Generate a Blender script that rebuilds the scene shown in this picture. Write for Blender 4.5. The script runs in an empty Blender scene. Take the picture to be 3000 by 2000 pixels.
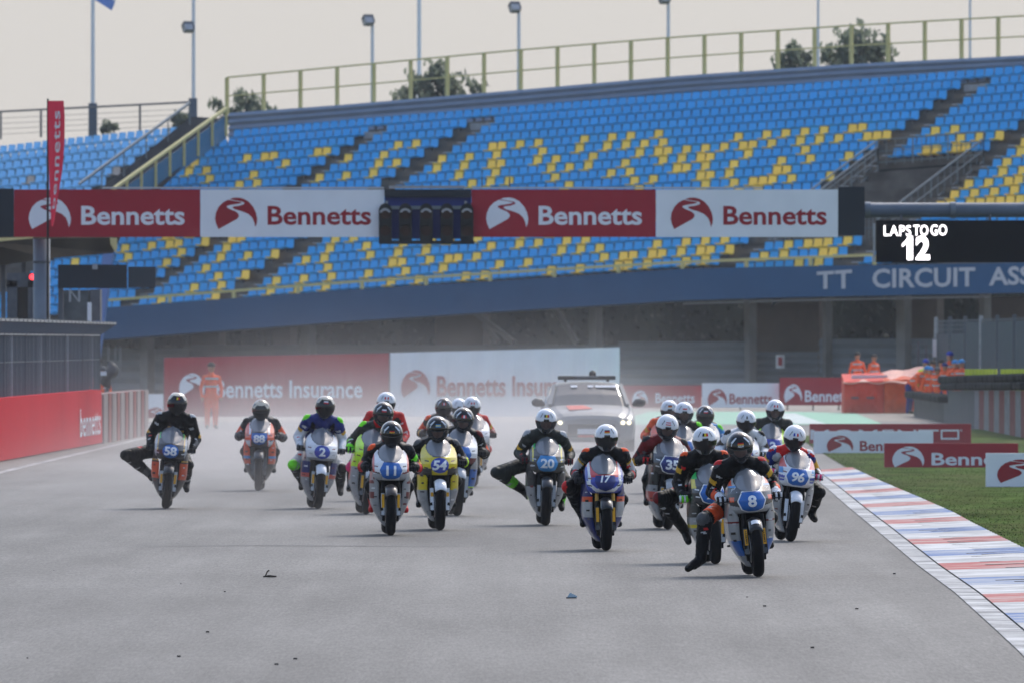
import bpy, bmesh, math, random
import numpy as np
from mathutils import Vector, Matrix, Euler
from mathutils.geometry import tessellate_polygon

random.seed(7)
rng = np.random.default_rng(11)
sc = bpy.context.scene
COL = sc.collection
R = math.radians
F = 33333.3          # focal length in source pixels (400 mm on a 36 mm sensor, 3000 px wide)
H = 2.31             # camera height in metres

# ------------------------------------------------------------------ camera
cam = bpy.data.cameras.new('camera')
cam.sensor_width = 36.0
cam.lens = 400.0
cam.clip_start = 1.0
cam.clip_end = 6000.0
cam.dof.use_dof = True
cam.dof.focus_distance = 110.0
cam.dof.aperture_fstop = 11.0
camo = bpy.data.objects.new('camera', cam)
COL.objects.link(camo)
camo.location = (0, 0, H)
camo.rotation_euler = (R(90), 0, 0)
sc.camera = camo

# ------------------------------------------------------------------ sky and sun (overcast)
SUN_EL, SUN_AZ = R(44), R(24)      # soft, veiled sun ahead and to the right of the camera
world = bpy.data.worlds.new('World')
sc.world = world
world.use_nodes = True
wn, wl = world.node_tree.nodes, world.node_tree.links
wn.clear()
wo = wn.new('ShaderNodeOutputWorld')
bg = wn.new('ShaderNodeBackground')
bg.inputs['Strength'].default_value = 0.15
sky = wn.new('ShaderNodeTexSky')
sky.sky_type = 'NISHITA'
sky.sun_disc = False
sky.sun_elevation = SUN_EL
sky.sun_rotation = SUN_AZ
sky.dust_density = 2.0
cloud = wn.new('ShaderNodeMix'); cloud.data_type = 'RGBA'
cn = wn.new('ShaderNodeTexNoise'); cn.inputs['Scale'].default_value = 2.2; cn.inputs['Detail'].default_value = 3
tc = wn.new('ShaderNodeTexCoord')
mp = wn.new('ShaderNodeMapping'); mp.inputs['Scale'].default_value = (1, 1, 4)
wl.new(tc.outputs['Generated'], mp.inputs['Vector']); wl.new(mp.outputs[0], cn.inputs['Vector'])
cr = wn.new('ShaderNodeValToRGB')
cr.color_ramp.elements[0].position = 0.35; cr.color_ramp.elements[0].color = (2.30, 2.25, 2.22, 1)
cr.color_ramp.elements[1].position = 0.65; cr.color_ramp.elements[1].color = (2.45, 2.34, 2.28, 1)
wl.new(cn.outputs['Fac'], cr.inputs['Fac'])
# pale haze near the horizon, thinning into broken cloud overhead
sepw = wn.new('ShaderNodeSeparateXYZ'); wl.new(tc.outputs['Generated'], sepw.inputs[0])
mrw = wn.new('ShaderNodeMapRange'); mrw.interpolation_type = 'SMOOTHSTEP'
for i_, v_ in zip((1, 2, 3, 4), (0.03, 0.34, 0.95, 0.0)): mrw.inputs[i_].default_value = v_
wl.new(sepw.outputs['Z'], mrw.inputs[0]); wl.new(mrw.outputs[0], cloud.inputs[0])
wl.new(sky.outputs['Color'], cloud.inputs[6]); wl.new(cr.outputs['Color'], cloud.inputs[7])
wl.new(cloud.outputs[2], bg.inputs['Color'])
wl.new(bg.outputs[0], wo.inputs['Surface'])
sl = bpy.data.lights.new('sun', 'SUN')
sl.energy = 1.0
sl.angle = R(11)
sl.color = (1.0, 0.95, 0.88)
slo = bpy.data.objects.new('sun', sl); COL.objects.link(slo)
_d = Vector((math.sin(SUN_AZ) * math.cos(SUN_EL), math.cos(SUN_AZ) * math.cos(SUN_EL), math.sin(SUN_EL)))
slo.rotation_euler = (-_d).to_track_quat('-Z', 'Y').to_euler()
slo.location = (0, 0, 60)

sc.view_settings.view_transform = 'Standard'
sc.view_settings.look = 'None'
sc.view_settings.exposure = 0.85
sc.view_settings.gamma = 1.0
sc.view_settings.use_curve_mapping = False
sc.cycles.volume_bounces = 1
sc.cycles.transparent_max_bounces = 16
sc.cycles.volume_step_rate = 1.0
sc.cycles.volume_max_steps = 64

# ------------------------------------------------------------------ helpers
def P(px, py, D):
    return Vector(((px - 1500) / F * D, D, H + (1000 - py) / F * D))

def GD(py):
    return H * F / (py - 1000)

def srgb(r, g, b):
    f = lambda c: (c / 255 / 12.92) if c / 255 <= 0.04045 else ((c / 255 + 0.055) / 1.055) ** 2.4
    return (f(r), f(g), f(b))

MATS = {}
def M(name, color=(0.5, 0.5, 0.5), rough=0.5, metal=0.0, noise=0.0, nscale=6.0, bump=0.0, bscale=40.0, coat=0.0,
      emit=0.0, alpha=1.0, spec=0.22, dirt=None, dscale=3.0, damt=0.5, stretch=(1, 1, 1), dlo=.45, dhi=.70):
    if name in MATS: return MATS[name]
    m = bpy.data.materials.new(name); m.use_nodes = True
    nt = m.node_tree; b = nt.nodes['Principled BSDF']
    b.inputs['Base Color'].default_value = (*color, 1)
    b.inputs['Roughness'].default_value = rough
    b.inputs['Metallic'].default_value = metal
    b.inputs['Specular IOR Level'].default_value = spec
    b.inputs['Coat Weight'].default_value = coat
    b.inputs['Coat Roughness'].default_value = 0.08
    b.inputs['Alpha'].default_value = alpha
    if emit:
        b.inputs['Emission Color'].default_value = (*color, 1)
        b.inputs['Emission Strength'].default_value = emit
    tcn = None
    if noise or bump or dirt:
        tcn = nt.nodes.new('ShaderNodeTexCoord')
        mpn = nt.nodes.new('ShaderNodeMapping'); mpn.inputs['Scale'].default_value = stretch
        nt.links.new(tcn.outputs['Object'], mpn.inputs['Vector'])
    col_out = None
    if noise:
        t = nt.nodes.new('ShaderNodeTexNoise'); t.inputs['Scale'].default_value = nscale; t.inputs['Detail'].default_value = 5
        nt.links.new(mpn.outputs[0], t.inputs['Vector'])
        mr = nt.nodes.new('ShaderNodeMapRange')
        mr.inputs[1].default_value = 0.3; mr.inputs[2].default_value = 0.7
        mr.inputs[3].default_value = 1 - noise; mr.inputs[4].default_value = 1 + noise
        nt.links.new(t.outputs['Fac'], mr.inputs[0])
        mx = nt.nodes.new('ShaderNodeMix'); mx.data_type = 'RGBA'; mx.blend_type = 'MULTIPLY'
        mx.inputs[0].default_value = 1.0
        mx.inputs[6].default_value = (*color, 1)
        nt.links.new(mr.outputs[0], mx.inputs[7])
        col_out = mx.outputs[2]
    if dirt:
        t = nt.nodes.new('ShaderNodeTexNoise'); t.inputs['Scale'].default_value = dscale; t.inputs['Detail'].default_value = 6
        t.inputs['Roughness'].default_value = 0.7
        nt.links.new(mpn.outputs[0], t.inputs['Vector'])
        mr = nt.nodes.new('ShaderNodeMapRange')
        mr.inputs[1].default_value = dlo; mr.inputs[2].default_value = dhi
        mr.inputs[3].default_value = 0; mr.inputs[4].default_value = damt
        nt.links.new(t.outputs['Fac'], mr.inputs[0])
        mx = nt.nodes.new('ShaderNodeMix'); mx.data_type = 'RGBA'
        nt.links.new(mr.outputs[0], mx.inputs[0])
        if col_out: nt.links.new(col_out, mx.inputs[6])
        else: mx.inputs[6].default_value = (*color, 1)
        mx.inputs[7].default_value = (*dirt, 1)
        col_out = mx.outputs[2]
    if col_out: nt.links.new(col_out, b.inputs['Base Color'])
    if bump:
        t = nt.nodes.new('ShaderNodeTexNoise'); t.inputs['Scale'].default_value = bscale; t.inputs['Detail'].default_value = 4
        nt.links.new(mpn.outputs[0], t.inputs['Vector'])
        bp = nt.nodes.new('ShaderNodeBump'); bp.inputs['Strength'].default_value = bump; bp.inputs['Distance'].default_value = 0.02
        nt.links.new(t.outputs['Fac'], bp.inputs['Height'])
        nt.links.new(bp.outputs[0], b.inputs['Normal'])
    MATS[name] = m
    return m

class MB:
    """collects faces and links them as one mesh object"""
    def __init__(self):
        self.v = []; self.f = []; self.m = []; self.mats = []
    def mi(self, mat):
        if mat not in self.mats: self.mats.append(mat)
        return self.mats.index(mat)
    def add(self, verts, faces, mat):
        o = len(self.v); k = self.mi(mat)
        self.v.extend([tuple(p) for p in verts])
        for f in faces:
            self.f.append(tuple(i + o for i in f)); self.m.append(k)
        return self
    def box(self, c, s, mat, rot=None):
        x, y, z = s[0] / 2, s[1] / 2, s[2] / 2
        vs = [Vector(p) for p in ((-x,-y,-z),(x,-y,-z),(x,y,-z),(-x,y,-z),(-x,-y,z),(x,-y,z),(x,y,z),(-x,y,z))]
        if rot is not None: vs = [rot @ p for p in vs]
        c = Vector(c)
        return self.add([p + c for p in vs], [(0,3,2,1),(4,5,6,7),(0,1,5,4),(1,2,6,5),(2,3,7,6),(3,0,4,7)], mat)
    def bar(self, p0, p1, w, h, mat, up=(0, 0, 1)):
        p0, p1 = Vector(p0), Vector(p1); d = (p1 - p0)
        L = d.length; d = d / L; up = Vector(up)
        if abs(d.dot(up)) > 0.98: up = Vector((0, 1, 0))
        s = d.cross(up).normalized(); t = s.cross(d).normalized()
        s = s * (w / 2); t = t * (h / 2)
        vs = [p0 - s - t, p0 + s - t, p0 + s + t, p0 - s + t, p1 - s - t, p1 + s - t, p1 + s + t, p1 - s + t]
        return self.add(vs, [(0,1,2,3),(7,6,5,4),(0,4,5,1),(1,5,6,2),(2,6,7,3),(3,7,4,0)], mat)
    def tube(self, pts, radii, mat, n=8, cap=True, squash=None):
        pts = [Vector(p) for p in pts]
        if not hasattr(radii, '__len__'): radii = [radii] * len(pts)
        vs = []; fs = []; prev = None
        for i, p in enumerate(pts):
            if i == 0: d = pts[1] - p
            elif i == len(pts) - 1: d = p - pts[i - 1]
            else: d = pts[i + 1] - pts[i - 1]
            d.normalize()
            ref = prev if prev is not None else (Vector((0, 0, 1)) if abs(d.z) < 0.9 else Vector((1, 0, 0)))
            s = d.cross(ref)
            if s.length < 1e-5: s = d.cross(Vector((0, 1, 0)))
            s.normalize(); t = s.cross(d).normalized(); prev = t
            for k in range(n):
                a = 2 * math.pi * k / n
                vs.append(p + (s * math.cos(a) + t * math.sin(a)) * radii[i])
        for i in range(len(pts) - 1):
            for k in range(n):
                k2 = (k + 1) % n
                fs.append((i * n + k, i * n + k2, (i + 1) * n + k2, (i + 1) * n + k))
        if cap:
            fs.append(tuple(range(n - 1, -1, -1)))
            fs.append(tuple(range((len(pts) - 1) * n, len(pts) * n)))
        return self.add(vs, fs, mat)
    def grid(self, fn, nu, nv, mat, wrapu=False, keep=None):
        vs = [fn(i / nu, j / nv) for j in range(nv + 1) for i in range(nu + 1)]
        o = len(self.v); self.v.extend([tuple(p) for p in vs])
        W = nu + 1
        for j in range(nv):
            for i in range(nu):
                u, v = (i + .5) / nu, (j + .5) / nv
                if keep and not keep(u, v): continue
                mm = mat(u, v) if callable(mat) else mat
                if mm is None: continue
                self.f.append((o + j * W + i, o + j * W + i + 1, o + (j + 1) * W + i + 1, o + (j + 1) * W + i))
                self.m.append(self.mi(mm))
        return self
    def poly(self, pts3, mat):
        tris = tessellate_polygon([[Vector(p) for p in pts3]])
        return self.add(pts3, tris, mat)
    def mesh(self, name, smooth=False):
        me = bpy.data.meshes.new(name)
        me.from_pydata(self.v, [], self.f)
        for m in self.mats: me.materials.append(m)
        if self.f:
            me.polygons.foreach_set('material_index', self.m)
            if smooth: me.polygons.foreach_set('use_smooth', [True] * len(self.f))
        me.update()
        return me
    def build(self, name, parent=None, smooth=False, bevel=0.0, solid=0.0, loc=None):
        o = bpy.data.objects.new(name, self.mesh(name, smooth))
        COL.objects.link(o)
        if parent: o.parent = parent
        if loc is not None: o.location = loc
        if solid:
            md = o.modifiers.new('thickness', 'SOLIDIFY'); md.thickness = solid; md.offset = 0
        if bevel:
            md = o.modifiers.new('edges', 'BEVEL'); md.width = bevel; md.segments = 2; md.limit_method = 'ANGLE'
        return o

def thing(name, label, cat, loc=(0, 0, 0), rot=(0, 0, 0), group=None):
    o = bpy.data.objects.new(name, None); COL.objects.link(o)
    o.empty_display_size = 0.2
    o.location = loc; o.rotation_euler = rot
    o['label'] = label; o['category'] = cat
    if group: o['group'] = group
    return o
def tag(o, label, cat, group=None):
    o['label'] = label; o['category'] = cat
    if group: o['group'] = group
    return o
def struct(o):
    o['kind'] = 'structure'; return o
def stuff(o):
    o['kind'] = 'stuff'; return o
def inst(name, me, parent, loc, rz=0.0, scale=None):
    o = bpy.data.objects.new(name, me); COL.objects.link(o)
    o.parent = parent; o.location = loc; o.rotation_euler = (0, 0, rz)
    if scale: o.scale = scale
    return o

# ------------------------------------------------------------------ lettering (built-in font turned into flat meshes, once)
TEXTS = {}
def make_texts(items):
    objs = []
    for key, body, bold, spacing in items:
        cu = bpy.data.curves.new('lettering', 'FONT'); cu.body = body; cu.size = 1.0
        cu.offset = bold; cu.resolution_u = 3; cu.space_character = spacing; cu.fill_mode = 'FRONT'
        o = bpy.data.objects.new('lettering', cu); COL.objects.link(o); objs.append((key, o, cu))
    dg = bpy.context.evaluated_depsgraph_get()
    for key, o, cu in objs:
        me = bpy.data.meshes.new_from_object(o.evaluated_get(dg))
        v = np.array([p.co[:2] for p in me.vertices]); f = [tuple(p.vertices) for p in me.polygons]
        lo, hi = v.min(0), v.max(0)
        if len(body) <= 2:      # cut race numbers into small faces so that they follow the curved fairing
            bmx = bmesh.new(); bmx.from_mesh(me)
            for ax in (0, 1):
                for q in np.linspace(lo[ax], hi[ax], 12)[1:-1]:
                    co = [0, 0, 0]; co[ax] = q; no = [0, 0, 0]; no[ax] = 1
                    bmesh.ops.bisect_plane(bmx, geom=bmx.verts[:] + bmx.edges[:] + bmx.faces[:], plane_co=co, plane_no=no)
            bmx.to_mesh(me); bmx.free()
            v = np.array([p.co[:2] for p in me.vertices]); f = [tuple(p.vertices) for p in me.polygons]
        TEXTS[key] = ((v - lo) / (hi - lo), f, (hi - lo)[0] / (hi - lo)[1])
        bpy.data.meshes.remove(me)
        bpy.data.objects.remove(o); bpy.data.curves.remove(cu)
make_texts([(k, k, b, s) for k, b, s in (
    ('Bennetts', 0.022, 1.0), ('Bennetts Insurance', 0.022, 1.0), ('LAPS', 0.004, 1.08), ('GO', 0.004, 1.05), ('TO', 0.004, 1.05), ('MOMEN', 0.0, 1.05),
    ('TT', 0.025, 1.1), ('CIRCUIT', 0.025, 1.02), ('ASSEN', 0.025, 1.0), ('bennetts', 0.01, 1.1), ('Ben', 0.02, 1.0),
    ('8', 0.035, .95), ('2', 0.035, .95), ('96', 0.035, .92), ('17', 0.035, .95), ('11', 0.03, 1.0), ('54', 0.035, .95), ('20', 0.03, .95),
    ('58', 0.035, .95), ('88', 0.035, .95), ('5', 0.035, .95), ('35', 0.035, .95), ('27', 0.035, .95), ('JRP', 0.03, 1.0),
    ('NOLAN', 0.03, .95), ('PIRELLI', 0.03, .95), ('SAFETY', 0.02, 1.0), ('M', 0.02, 1.0), ('R', 0.0, 1.0))])

def put_text(mb, key, fn, mat, shear=0.0):
    """fn maps (u,v) in 0..1 of the text's box to a 3D point"""
    v, f, asp = TEXTS[key]
    mb.add([fn(p[0] + shear * (p[1] - .5), p[1]) for p in v], f, mat)

E1 = [(370,550),(342,490),(330,430),(340,365),(370,300),(420,248),(478,218),(560,232),(625,243),(640,250),(600,262),(500,277),(468,287),(464,302),(500,324),(570,352),(600,380),(603,405),(580,435)]
E2 = [(495,210),(540,195),(600,192),(655,204),(715,238),(765,295),(798,360),(814,430),(808,485),(790,528),(780,475),(757,420),(712,378),(640,348),(560,326),(530,308),(540,293),(610,285),(660,268),(668,250),(640,236),(570,226)]
def put_emblem(mb, fn, mat):
    for e in (E1, E2):
        mb.poly([fn((x - 330) / 485, (550 - y) / 360) for x, y in e], mat)

# ------------------------------------------------------------------ common materials
m_white = M('white_paint', (0.72, 0.73, 0.75), 0.45)
m_banner_red = M('banner_red', srgb(158, 34, 50), 0.5, noise=0.05, nscale=2)
m_banner_white = M('banner_white', (0.76, 0.80, 0.83), 0.5, noise=0.04, nscale=2)
m_black = M('black_paint', (0.012, 0.013, 0.016), 0.45)
m_navy = M('dark_navy_panel', (0.018, 0.026, 0.036), 0.5)
m_steel = M('galvanised_steel', (0.30, 0.32, 0.34), 0.45, metal=0.6, noise=0.12, nscale=8)
m_dsteel = M('dark_steel', (0.10, 0.11, 0.125), 0.5, metal=0.3, noise=0.1)
m_rubber = M('tyre_rubber', (0.018, 0.018, 0.019), 0.75, noise=0.2, nscale=20)
m_yrail = M('yellow_green_rail_paint', srgb(202, 190, 128), 0.5, noise=0.08, nscale=5)
m_conc = M('weathered_concrete', (0.075, 0.078, 0.076), 0.9, noise=0.25, nscale=2, dirt=(0.03, 0.03, 0.028), dscale=1.2, damt=0.7, bump=0.3, bscale=20)
# ================================================================== GROUND
def sheet(name, pts, z, mat, kind='structure'):
    mb = MB(); mb.poly([(p[0], p[1], z) for p in pts], mat)
    o = mb.build(name); o['kind'] = kind; return o

def asphalt_mat(name, base, lo, hi):
    m = bpy.data.materials.new(name); m.use_nodes = True
    nt = m.node_tree; b = nt.nodes['Principled BSDF']; L = nt.links
    tcn = nt.nodes.new('ShaderNodeTexCoord')
    def noise(scale, detail=4, st=(1, 1, 1), rough=.6):
        mpn = nt.nodes.new('ShaderNodeMapping'); mpn.inputs['Scale'].default_value = st
        L.new(tcn.outputs['Object'], mpn.inputs['Vector'])
        t = nt.nodes.new('ShaderNodeTexNoise'); t.inputs['Scale'].default_value = scale
        t.inputs['Detail'].default_value = detail; t.inputs['Roughness'].default_value = rough
        L.new(mpn.outputs[0], t.inputs['Vector']); return t.outputs['Fac']
    def rng_(x, a, bb, c, d):
        mr = nt.nodes.new('ShaderNodeMapRange')
        for i, v in zip((1, 2, 3, 4), (a, bb, c, d)): mr.inputs[i].default_value = v
        L.new(x, mr.inputs[0]); return mr.outputs[0]
    def mul(x, y):
        k = nt.nodes.new('ShaderNodeMath'); k.operation = 'MULTIPLY'; L.new(x, k.inputs[0]); L.new(y, k.inputs[1]); return k.outputs[0]
    f = mul(rng_(noise(0.35, 5, (1, .12, 1)), .3, .7, .82, 1.16), rng_(noise(1.6, 5, (1, .08, 1)), .3, .7, .9, 1.1))
    f = mul(f, rng_(noise(9, 6, (1, .25, 1), .75), .3, .7, .86, 1.14))
    f = mul(f, rng_(noise(40, 3, (1, .05, 1), .8), .3, .7, .66, 1.34))
    f = mul(f, rng_(noise(2.2, 4, (1, .012, 1), .6), .3, .7, .86, 1.12))
    f = mul(f, rng_(noise(0.09, 3, (1, .35, 1)), .35, .65, .78, 1.2))
    mx = nt.nodes.new('ShaderNodeMix'); mx.data_type = 'RGBA'; mx.blend_type = 'MULTIPLY'; mx.inputs[0].default_value = 1
    mx.inputs[6].default_value = (*base, 1); L.new(f, mx.inputs[7]); L.new(mx.outputs[2], b.inputs['Base Color'])
    L.new(rng_(noise(0.5, 4, (1, .1, 1)), .3, .7, lo, hi), b.inputs['Roughness']); b.inputs['Specular IOR Level'].default_value = .25
    bp = nt.nodes.new('ShaderNodeBump'); bp.inputs['Strength'].default_value = .25; bp.inputs['Distance'].default_value = .01
    L.new(noise(60, 3), bp.inputs['Height']); L.new(bp.outputs[0], b.inputs['Normal'])
    return m
m_asph = asphalt_mat('track_asphalt', (0.124, 0.119, 0.109), .62, .78)
m_grass = M('grass_ground', (0.080, 0.116, 0.036), 1.0, spec=.0, noise=0.45, nscale=1.2, dirt=(0.11, 0.10, 0.05), dscale=.35, damt=.75, stretch=(1, .3, 1))
m_earth = M('meadow_ground', (0.09, 0.10, 0.05), 0.95, noise=0.4, nscale=.05)
sheet('ground', [(-1500, -60), (1500, -60), (1500, 3000), (-1500, 3000)], -0.012, m_earth)
sheet('race_track', [(-16, -30), (40, -30), (40, 370), (-30, 470), (-60, 470), (-60, 330), (-16, 190)], -0.004, m_asph)
m_gravel = M('gravel_trap', (0.33, 0.29, 0.24), 0.95, noise=0.3, nscale=3, bump=.6, bscale=30)
sheet('gravel_trap', [(-30, 330), (26, 330), (30, 470), (-60, 470)], 0.0, m_gravel)

# kerb edges in plan (x, y): inner edge of the white line and outer edge at the grass
INN = [(2.6, 30), (3.3, 60), (3.77, 84), (3.87, 90.5), (4.08, 104.8), (4.2, 117.9), (4.48, 140.3), (4.69, 158), (4.95, 178), (5.25, 203), (5.75, 240), (6.4, 280)]
OUT = [(4.55, 30), (5.1, 60), (5.4, 84), (5.45, 92), (5.54, 106), (5.62, 126), (5.75, 141.8), (5.85, 150.7), (5.92, 165), (5.98, 182.5), (6.1, 203), (6.5, 240), (7.0, 280)]
def ev(tab, y):
    return float(np.interp(y, [p[1] for p in tab], [p[0] for p in tab]))
ys = [30 + 2.5 * k for k in range(100)]
def worn_paint(name, color, under=(0.16, 0.16, 0.155), amt=.85, sc_=3.0):
    return M(name, color, 0.55, noise=.12, nscale=5, dirt=under, dscale=sc_, damt=amt, stretch=(.8, 1.0, 1), dlo=.40, dhi=.60, spec=.1)
m_line = worn_paint('worn_white_line_paint', (0.50, 0.50, 0.49), (0.15, 0.15, 0.15), 1.0, .9)
line = MB()
for a, b in zip(ys[:-1], ys[1:]):
    line.add([(ev(INN, a), a, 0.004), (ev(INN, a) + .21, a, 0.004), (ev(INN, b) + .21, b, 0.004), (ev(INN, b), b, 0.004)], [(0, 1, 2, 3)], m_line)
struct(line.build('track_edge_line'))
m_kw = worn_paint('kerb_white_paint', (0.56, 0.56, 0.55), (0.15, 0.15, 0.15), .62, 1.1)
m_kr = worn_paint('kerb_red_paint', srgb(160, 42, 38), (0.40, 0.30, 0.27), .8, 1.2)
m_kb = worn_paint('kerb_blue_paint', srgb(34, 88, 150), (0.36, 0.38, 0.40), .8, 1.2)
m_groove = M('kerb_groove_dirt', (.07, .068, .066), .9, spec=0, noise=.4, nscale=8)
kerb = bpy.data.objects.new('kerb', None); COL.objects.link(kerb); kerb['kind'] = 'structure'
PER = 14.4
blk = [(m_kr, 0.24), (m_kw, 0.26), (m_kb, 0.23), (m_kw, 0.27)]
y = 102.5 - 0.15 * PER - 5 * PER
k = 0
while y < 204:
    mt, fr = blk[k % 4]; L = PER * fr
    if y + L > 31 and y > 31:
        mb = MB(); n = max(2, round(L / .9)); nc = 8; SUB = 6
        rk = random.Random(k); reach = [rk.uniform(.30, .62) for _ in range(n + 1)]; skip = [rk.random() < .25 for _ in range(n + 1)]
        def kf(u, v, y0=y, L=L, n=n):
            yy = y0 + v * L
            x0, x1 = ev(INN, yy) + .22, ev(OUT, yy)
            ph = (v * n) % 1.0
            ridge = max(0.0, (u - .25)) * .020 * ph
            return (x0 + (x1 - x0) * u, yy, .012 + .035 * u + ridge)
        def kmat(u, v, mt=mt, n=n):
            i_ = int(v * n); ph = v * n - i_
            if ph < (2.1 if mt is not m_kw else 1.1) / SUB and u > reach[i_] and not skip[i_]: return m_groove
            return mt
        mb.grid(kf, nc, n * SUB, kmat)
        o = mb.build('kerb_block', kerb)
    y += L; k += 1

# grass verge beside the kerb, with real blades on top
GR = [(ev(OUT, a) - .02, a) for a in ys] + [(8.5, 290), (24, 330), (40, 330), (40, 30)]
sheet('grass_verge', GR, 0.006, m_grass)
bl = MB(); m_blade = M('grass_blades', (0.080, 0.13, 0.038), 0.9, spec=.0, noise=.4, nscale=.8)
m_blade2 = M('dry_grass_blades', (0.105, 0.115, 0.05), 0.9, spec=.0, noise=.3, nscale=.8)
bv, bf, bm_ = [], [], []
for k in range(60000):
    yy = 88 + 175 * random.random() ** 1.15
    xo = ev(OUT, yy); xx = xo + .02 + (8.0 * random.random() ** 1.6)
    h = .008 + .014 * random.random(); a = random.random() * math.pi; w = .012
    dx, dy = math.cos(a) * w, math.sin(a) * w; i = len(bv)
    bv += [(xx - dx, yy - dy, 0.0), (xx + dx, yy + dy, 0.0), (xx + random.uniform(-.015, .015), yy + random.uniform(-.03, .03), h)]
    bf.append((i, i + 1, i + 2)); bm_.append(1 if random.random() < .3 else 0)
bl.v, bl.f, bl.m, bl.mats = bv, bf, bm_, [m_blade, m_blade2]
o = stuff(bl.build('grass')); 

# painted run-off (green with a pale stripe) and the pale track-side line on the left
m_green = worn_paint('green_runoff_paint', srgb(108, 178, 140), (0.30, 0.40, 0.34), .6, .5)
m_pale = worn_paint('pale_runoff_paint', srgb(196, 208, 200), (0.3, 0.32, 0.31), .5, .5)
def gp(px, py):
    D = GD(py); return ((px - 1500) / F * D, D)
sheet('green_runoff', [gp(1780, 1243), gp(2590, 1243), gp(2505, 1209), gp(2330, 1205), gp(1900, 1205)], 0.006, m_green)
sheet('pale_runoff_stripe', [gp(2330, 1241), gp(2420, 1241), gp(2330, 1210), gp(2270, 1210)], 0.010, m_pale)
sheet('white_side_line', [(-9.45, 100), (-9.3, 100), (-8.72, 275), (-8.9, 275)], 0.004, m_line)
# old joint across the asphalt
jm = MB(); m_joint = M('asphalt_joint_seal', (0.13, 0.13, 0.13), .7, noise=.4, nscale=2)
for k in range(16):
    xa, xb = -4.6 + k * .28, -4.6 + (k + 1) * .28
    ya, yb = 128.2 + .45 * math.sin(k * .35) + k * .09, 128.2 + .45 * math.sin((k + 1) * .35) + (k + 1) * .09
    w0 = .10 * math.sin(math.pi * (k + .02) / 16.04); w1 = .10 * math.sin(math.pi * (k + 1) / 16.04)
    jm.add([(xa, ya - w0, 0), (xb, yb - w1, 0), (xb, yb + w1, 0), (xa, ya + w0, 0)], [(0, 1, 2, 3)], m_joint)
struct(jm.build('track_joint'))

# ================================================================== GRANDSTAND
QA, QP, QRUN, QRISE, QX0, QD0, QZ0, QC1, QC2, QC3 = [0.65591, 0.51179, 1.03297, 0.41314, 0.22607, 511.0, 13.0763, 0.06374, -0.0281, 0.13327]
CA, SA = math.cos(QA), math.sin(QA)
def zt(X):
    X = max(-26, min(25, X))
    return QC1 * X + QC2 * X * X * 1e-2 + QC3 * X ** 3 * 1e-4
def seat_pos(i, j, dz=0.0):
    X = QX0 + j * QP * CA - i * QRUN * SA
    return Vector((X, QD0 - j * QP * SA - i * QRUN * CA, QZ0 - QRISE * i + zt(X) + dz))
def topx(p):
    return (1500 + p[0] / p[1] * F, 1000 - (p[2] - H) / p[1] * F)
YEL = {4: [-30, -24, -22, -21, -16, -15, -7, -5], 5: [-29, -27, -18, -11, -7, -2, 5, 6, 8, 10, 15, 18, 20, 23], 6: [-25, -20, -6, -4, -2, 1, 4, 7, 12, 16, 19, 21, 23, 25, 33, 36, 38, 40, 42, 45, 46], 7: [-20, -18, -11, -8, -5, 2, 5, 8, 9, 13, 15, 19, 24, 26, 27, 29, 31, 33, 35, 36, 38, 41, 43, 45, 48, 49, 50, 55, 57], 8: [-2, 6, 10, 16, 18, 20, 24, 28, 30, 32, 33, 37, 43, 59, 61, 63], 9: [9, 11, 13, 18, 24, 26, 31, 32, 34, 37, 42, 45, 49, 57, 58, 60, 61, 67], 10: [21, 28, 30, 35, 36, 38, 43, 44, 66, 68], 11: [37, 40, 42, 44, 46, 68], 12: [69, 71], 13: [-23, -20, -18, -17, -14, 66, 67, 69, 71, 72], 14: [-27, -21, -15, -10, -2, 4, 67, 69, 71, 73], 15: [-15, -9, -6, -3, 3, 7, 11, 66, 67, 68, 70, 71, 72, 73, 74, 75], 16: [-9, 2, 4, 9, 12, 15, 22, 25, 27, 30, 32], 17: [-6, -3, -1, 6, 13, 14, 17, 19, 20, 22, 31, 33, 35, 41, 44, 46, 48, 51], 18: [-7, -4, -2, 2, 5, 8, 12, 16, 20, 26, 29, 37, 39, 40, 42, 43, 45, 47, 48, 50, 56, 58, 59, 60, 62], 19: [-9, -3, 3, 6, 9, 16, 19, 24, 26, 33, 36, 40, 41, 43, 47, 49, 51, 55, 57, 61, 62, 64], 20: [60, 62, 64]}
YEL = {k: set(v) for k, v in YEL.items()}
for i in range(11, 16):
    for j in range(-20, 58):
        if random.random() < .22 and not (i in (14, 15) and j < 0): YEL.setdefault(i, set()).add(j)
AISLES = [-12.7, -0.8, 52.1, 65.0]
def in_aisle(i, j):
    return i >= 2 and any(abs(j - c) < 1.25 for c in AISLES)
def in_vom(i, j):      # stairwell opening in the right part
    return 10 <= i <= 17 and 53 < j < 64.5

m_sblue = M('blue_seat_plastic', srgb(60, 166, 224), 0.42, noise=.07, nscale=.7)
m_syel = M('yellow_seat_plastic', srgb(255, 216, 96), 0.45, noise=.08, nscale=.7)
m_spale = M('pale_blue_seat_plastic', srgb(140, 200, 240), 0.55, noise=.08, nscale=.7)
m_spink = M('bleached_seat_plastic', srgb(186, 172, 160), 0.6)
m_terr = M('terrace_concrete', (0.12, 0.108, 0.095), 0.9, noise=.35, nscale=.9, dirt=(.05, .045, .04), dscale=.6, damt=.6)
m_step = M('aisle_step_concrete', (0.16, 0.135, 0.11), 0.9, noise=.3, nscale=3)
m_nose = M('step_nosing', (0.42, 0.43, 0.43), 0.7)
m_parapet = M('parapet_cladding', srgb(136, 148, 166), 0.5, metal=.2, noise=.06, nscale=1)
m_fascia = M('fascia_blue_cladding', srgb(30, 82, 122), 0.5, noise=.05, nscale=.8)

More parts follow.
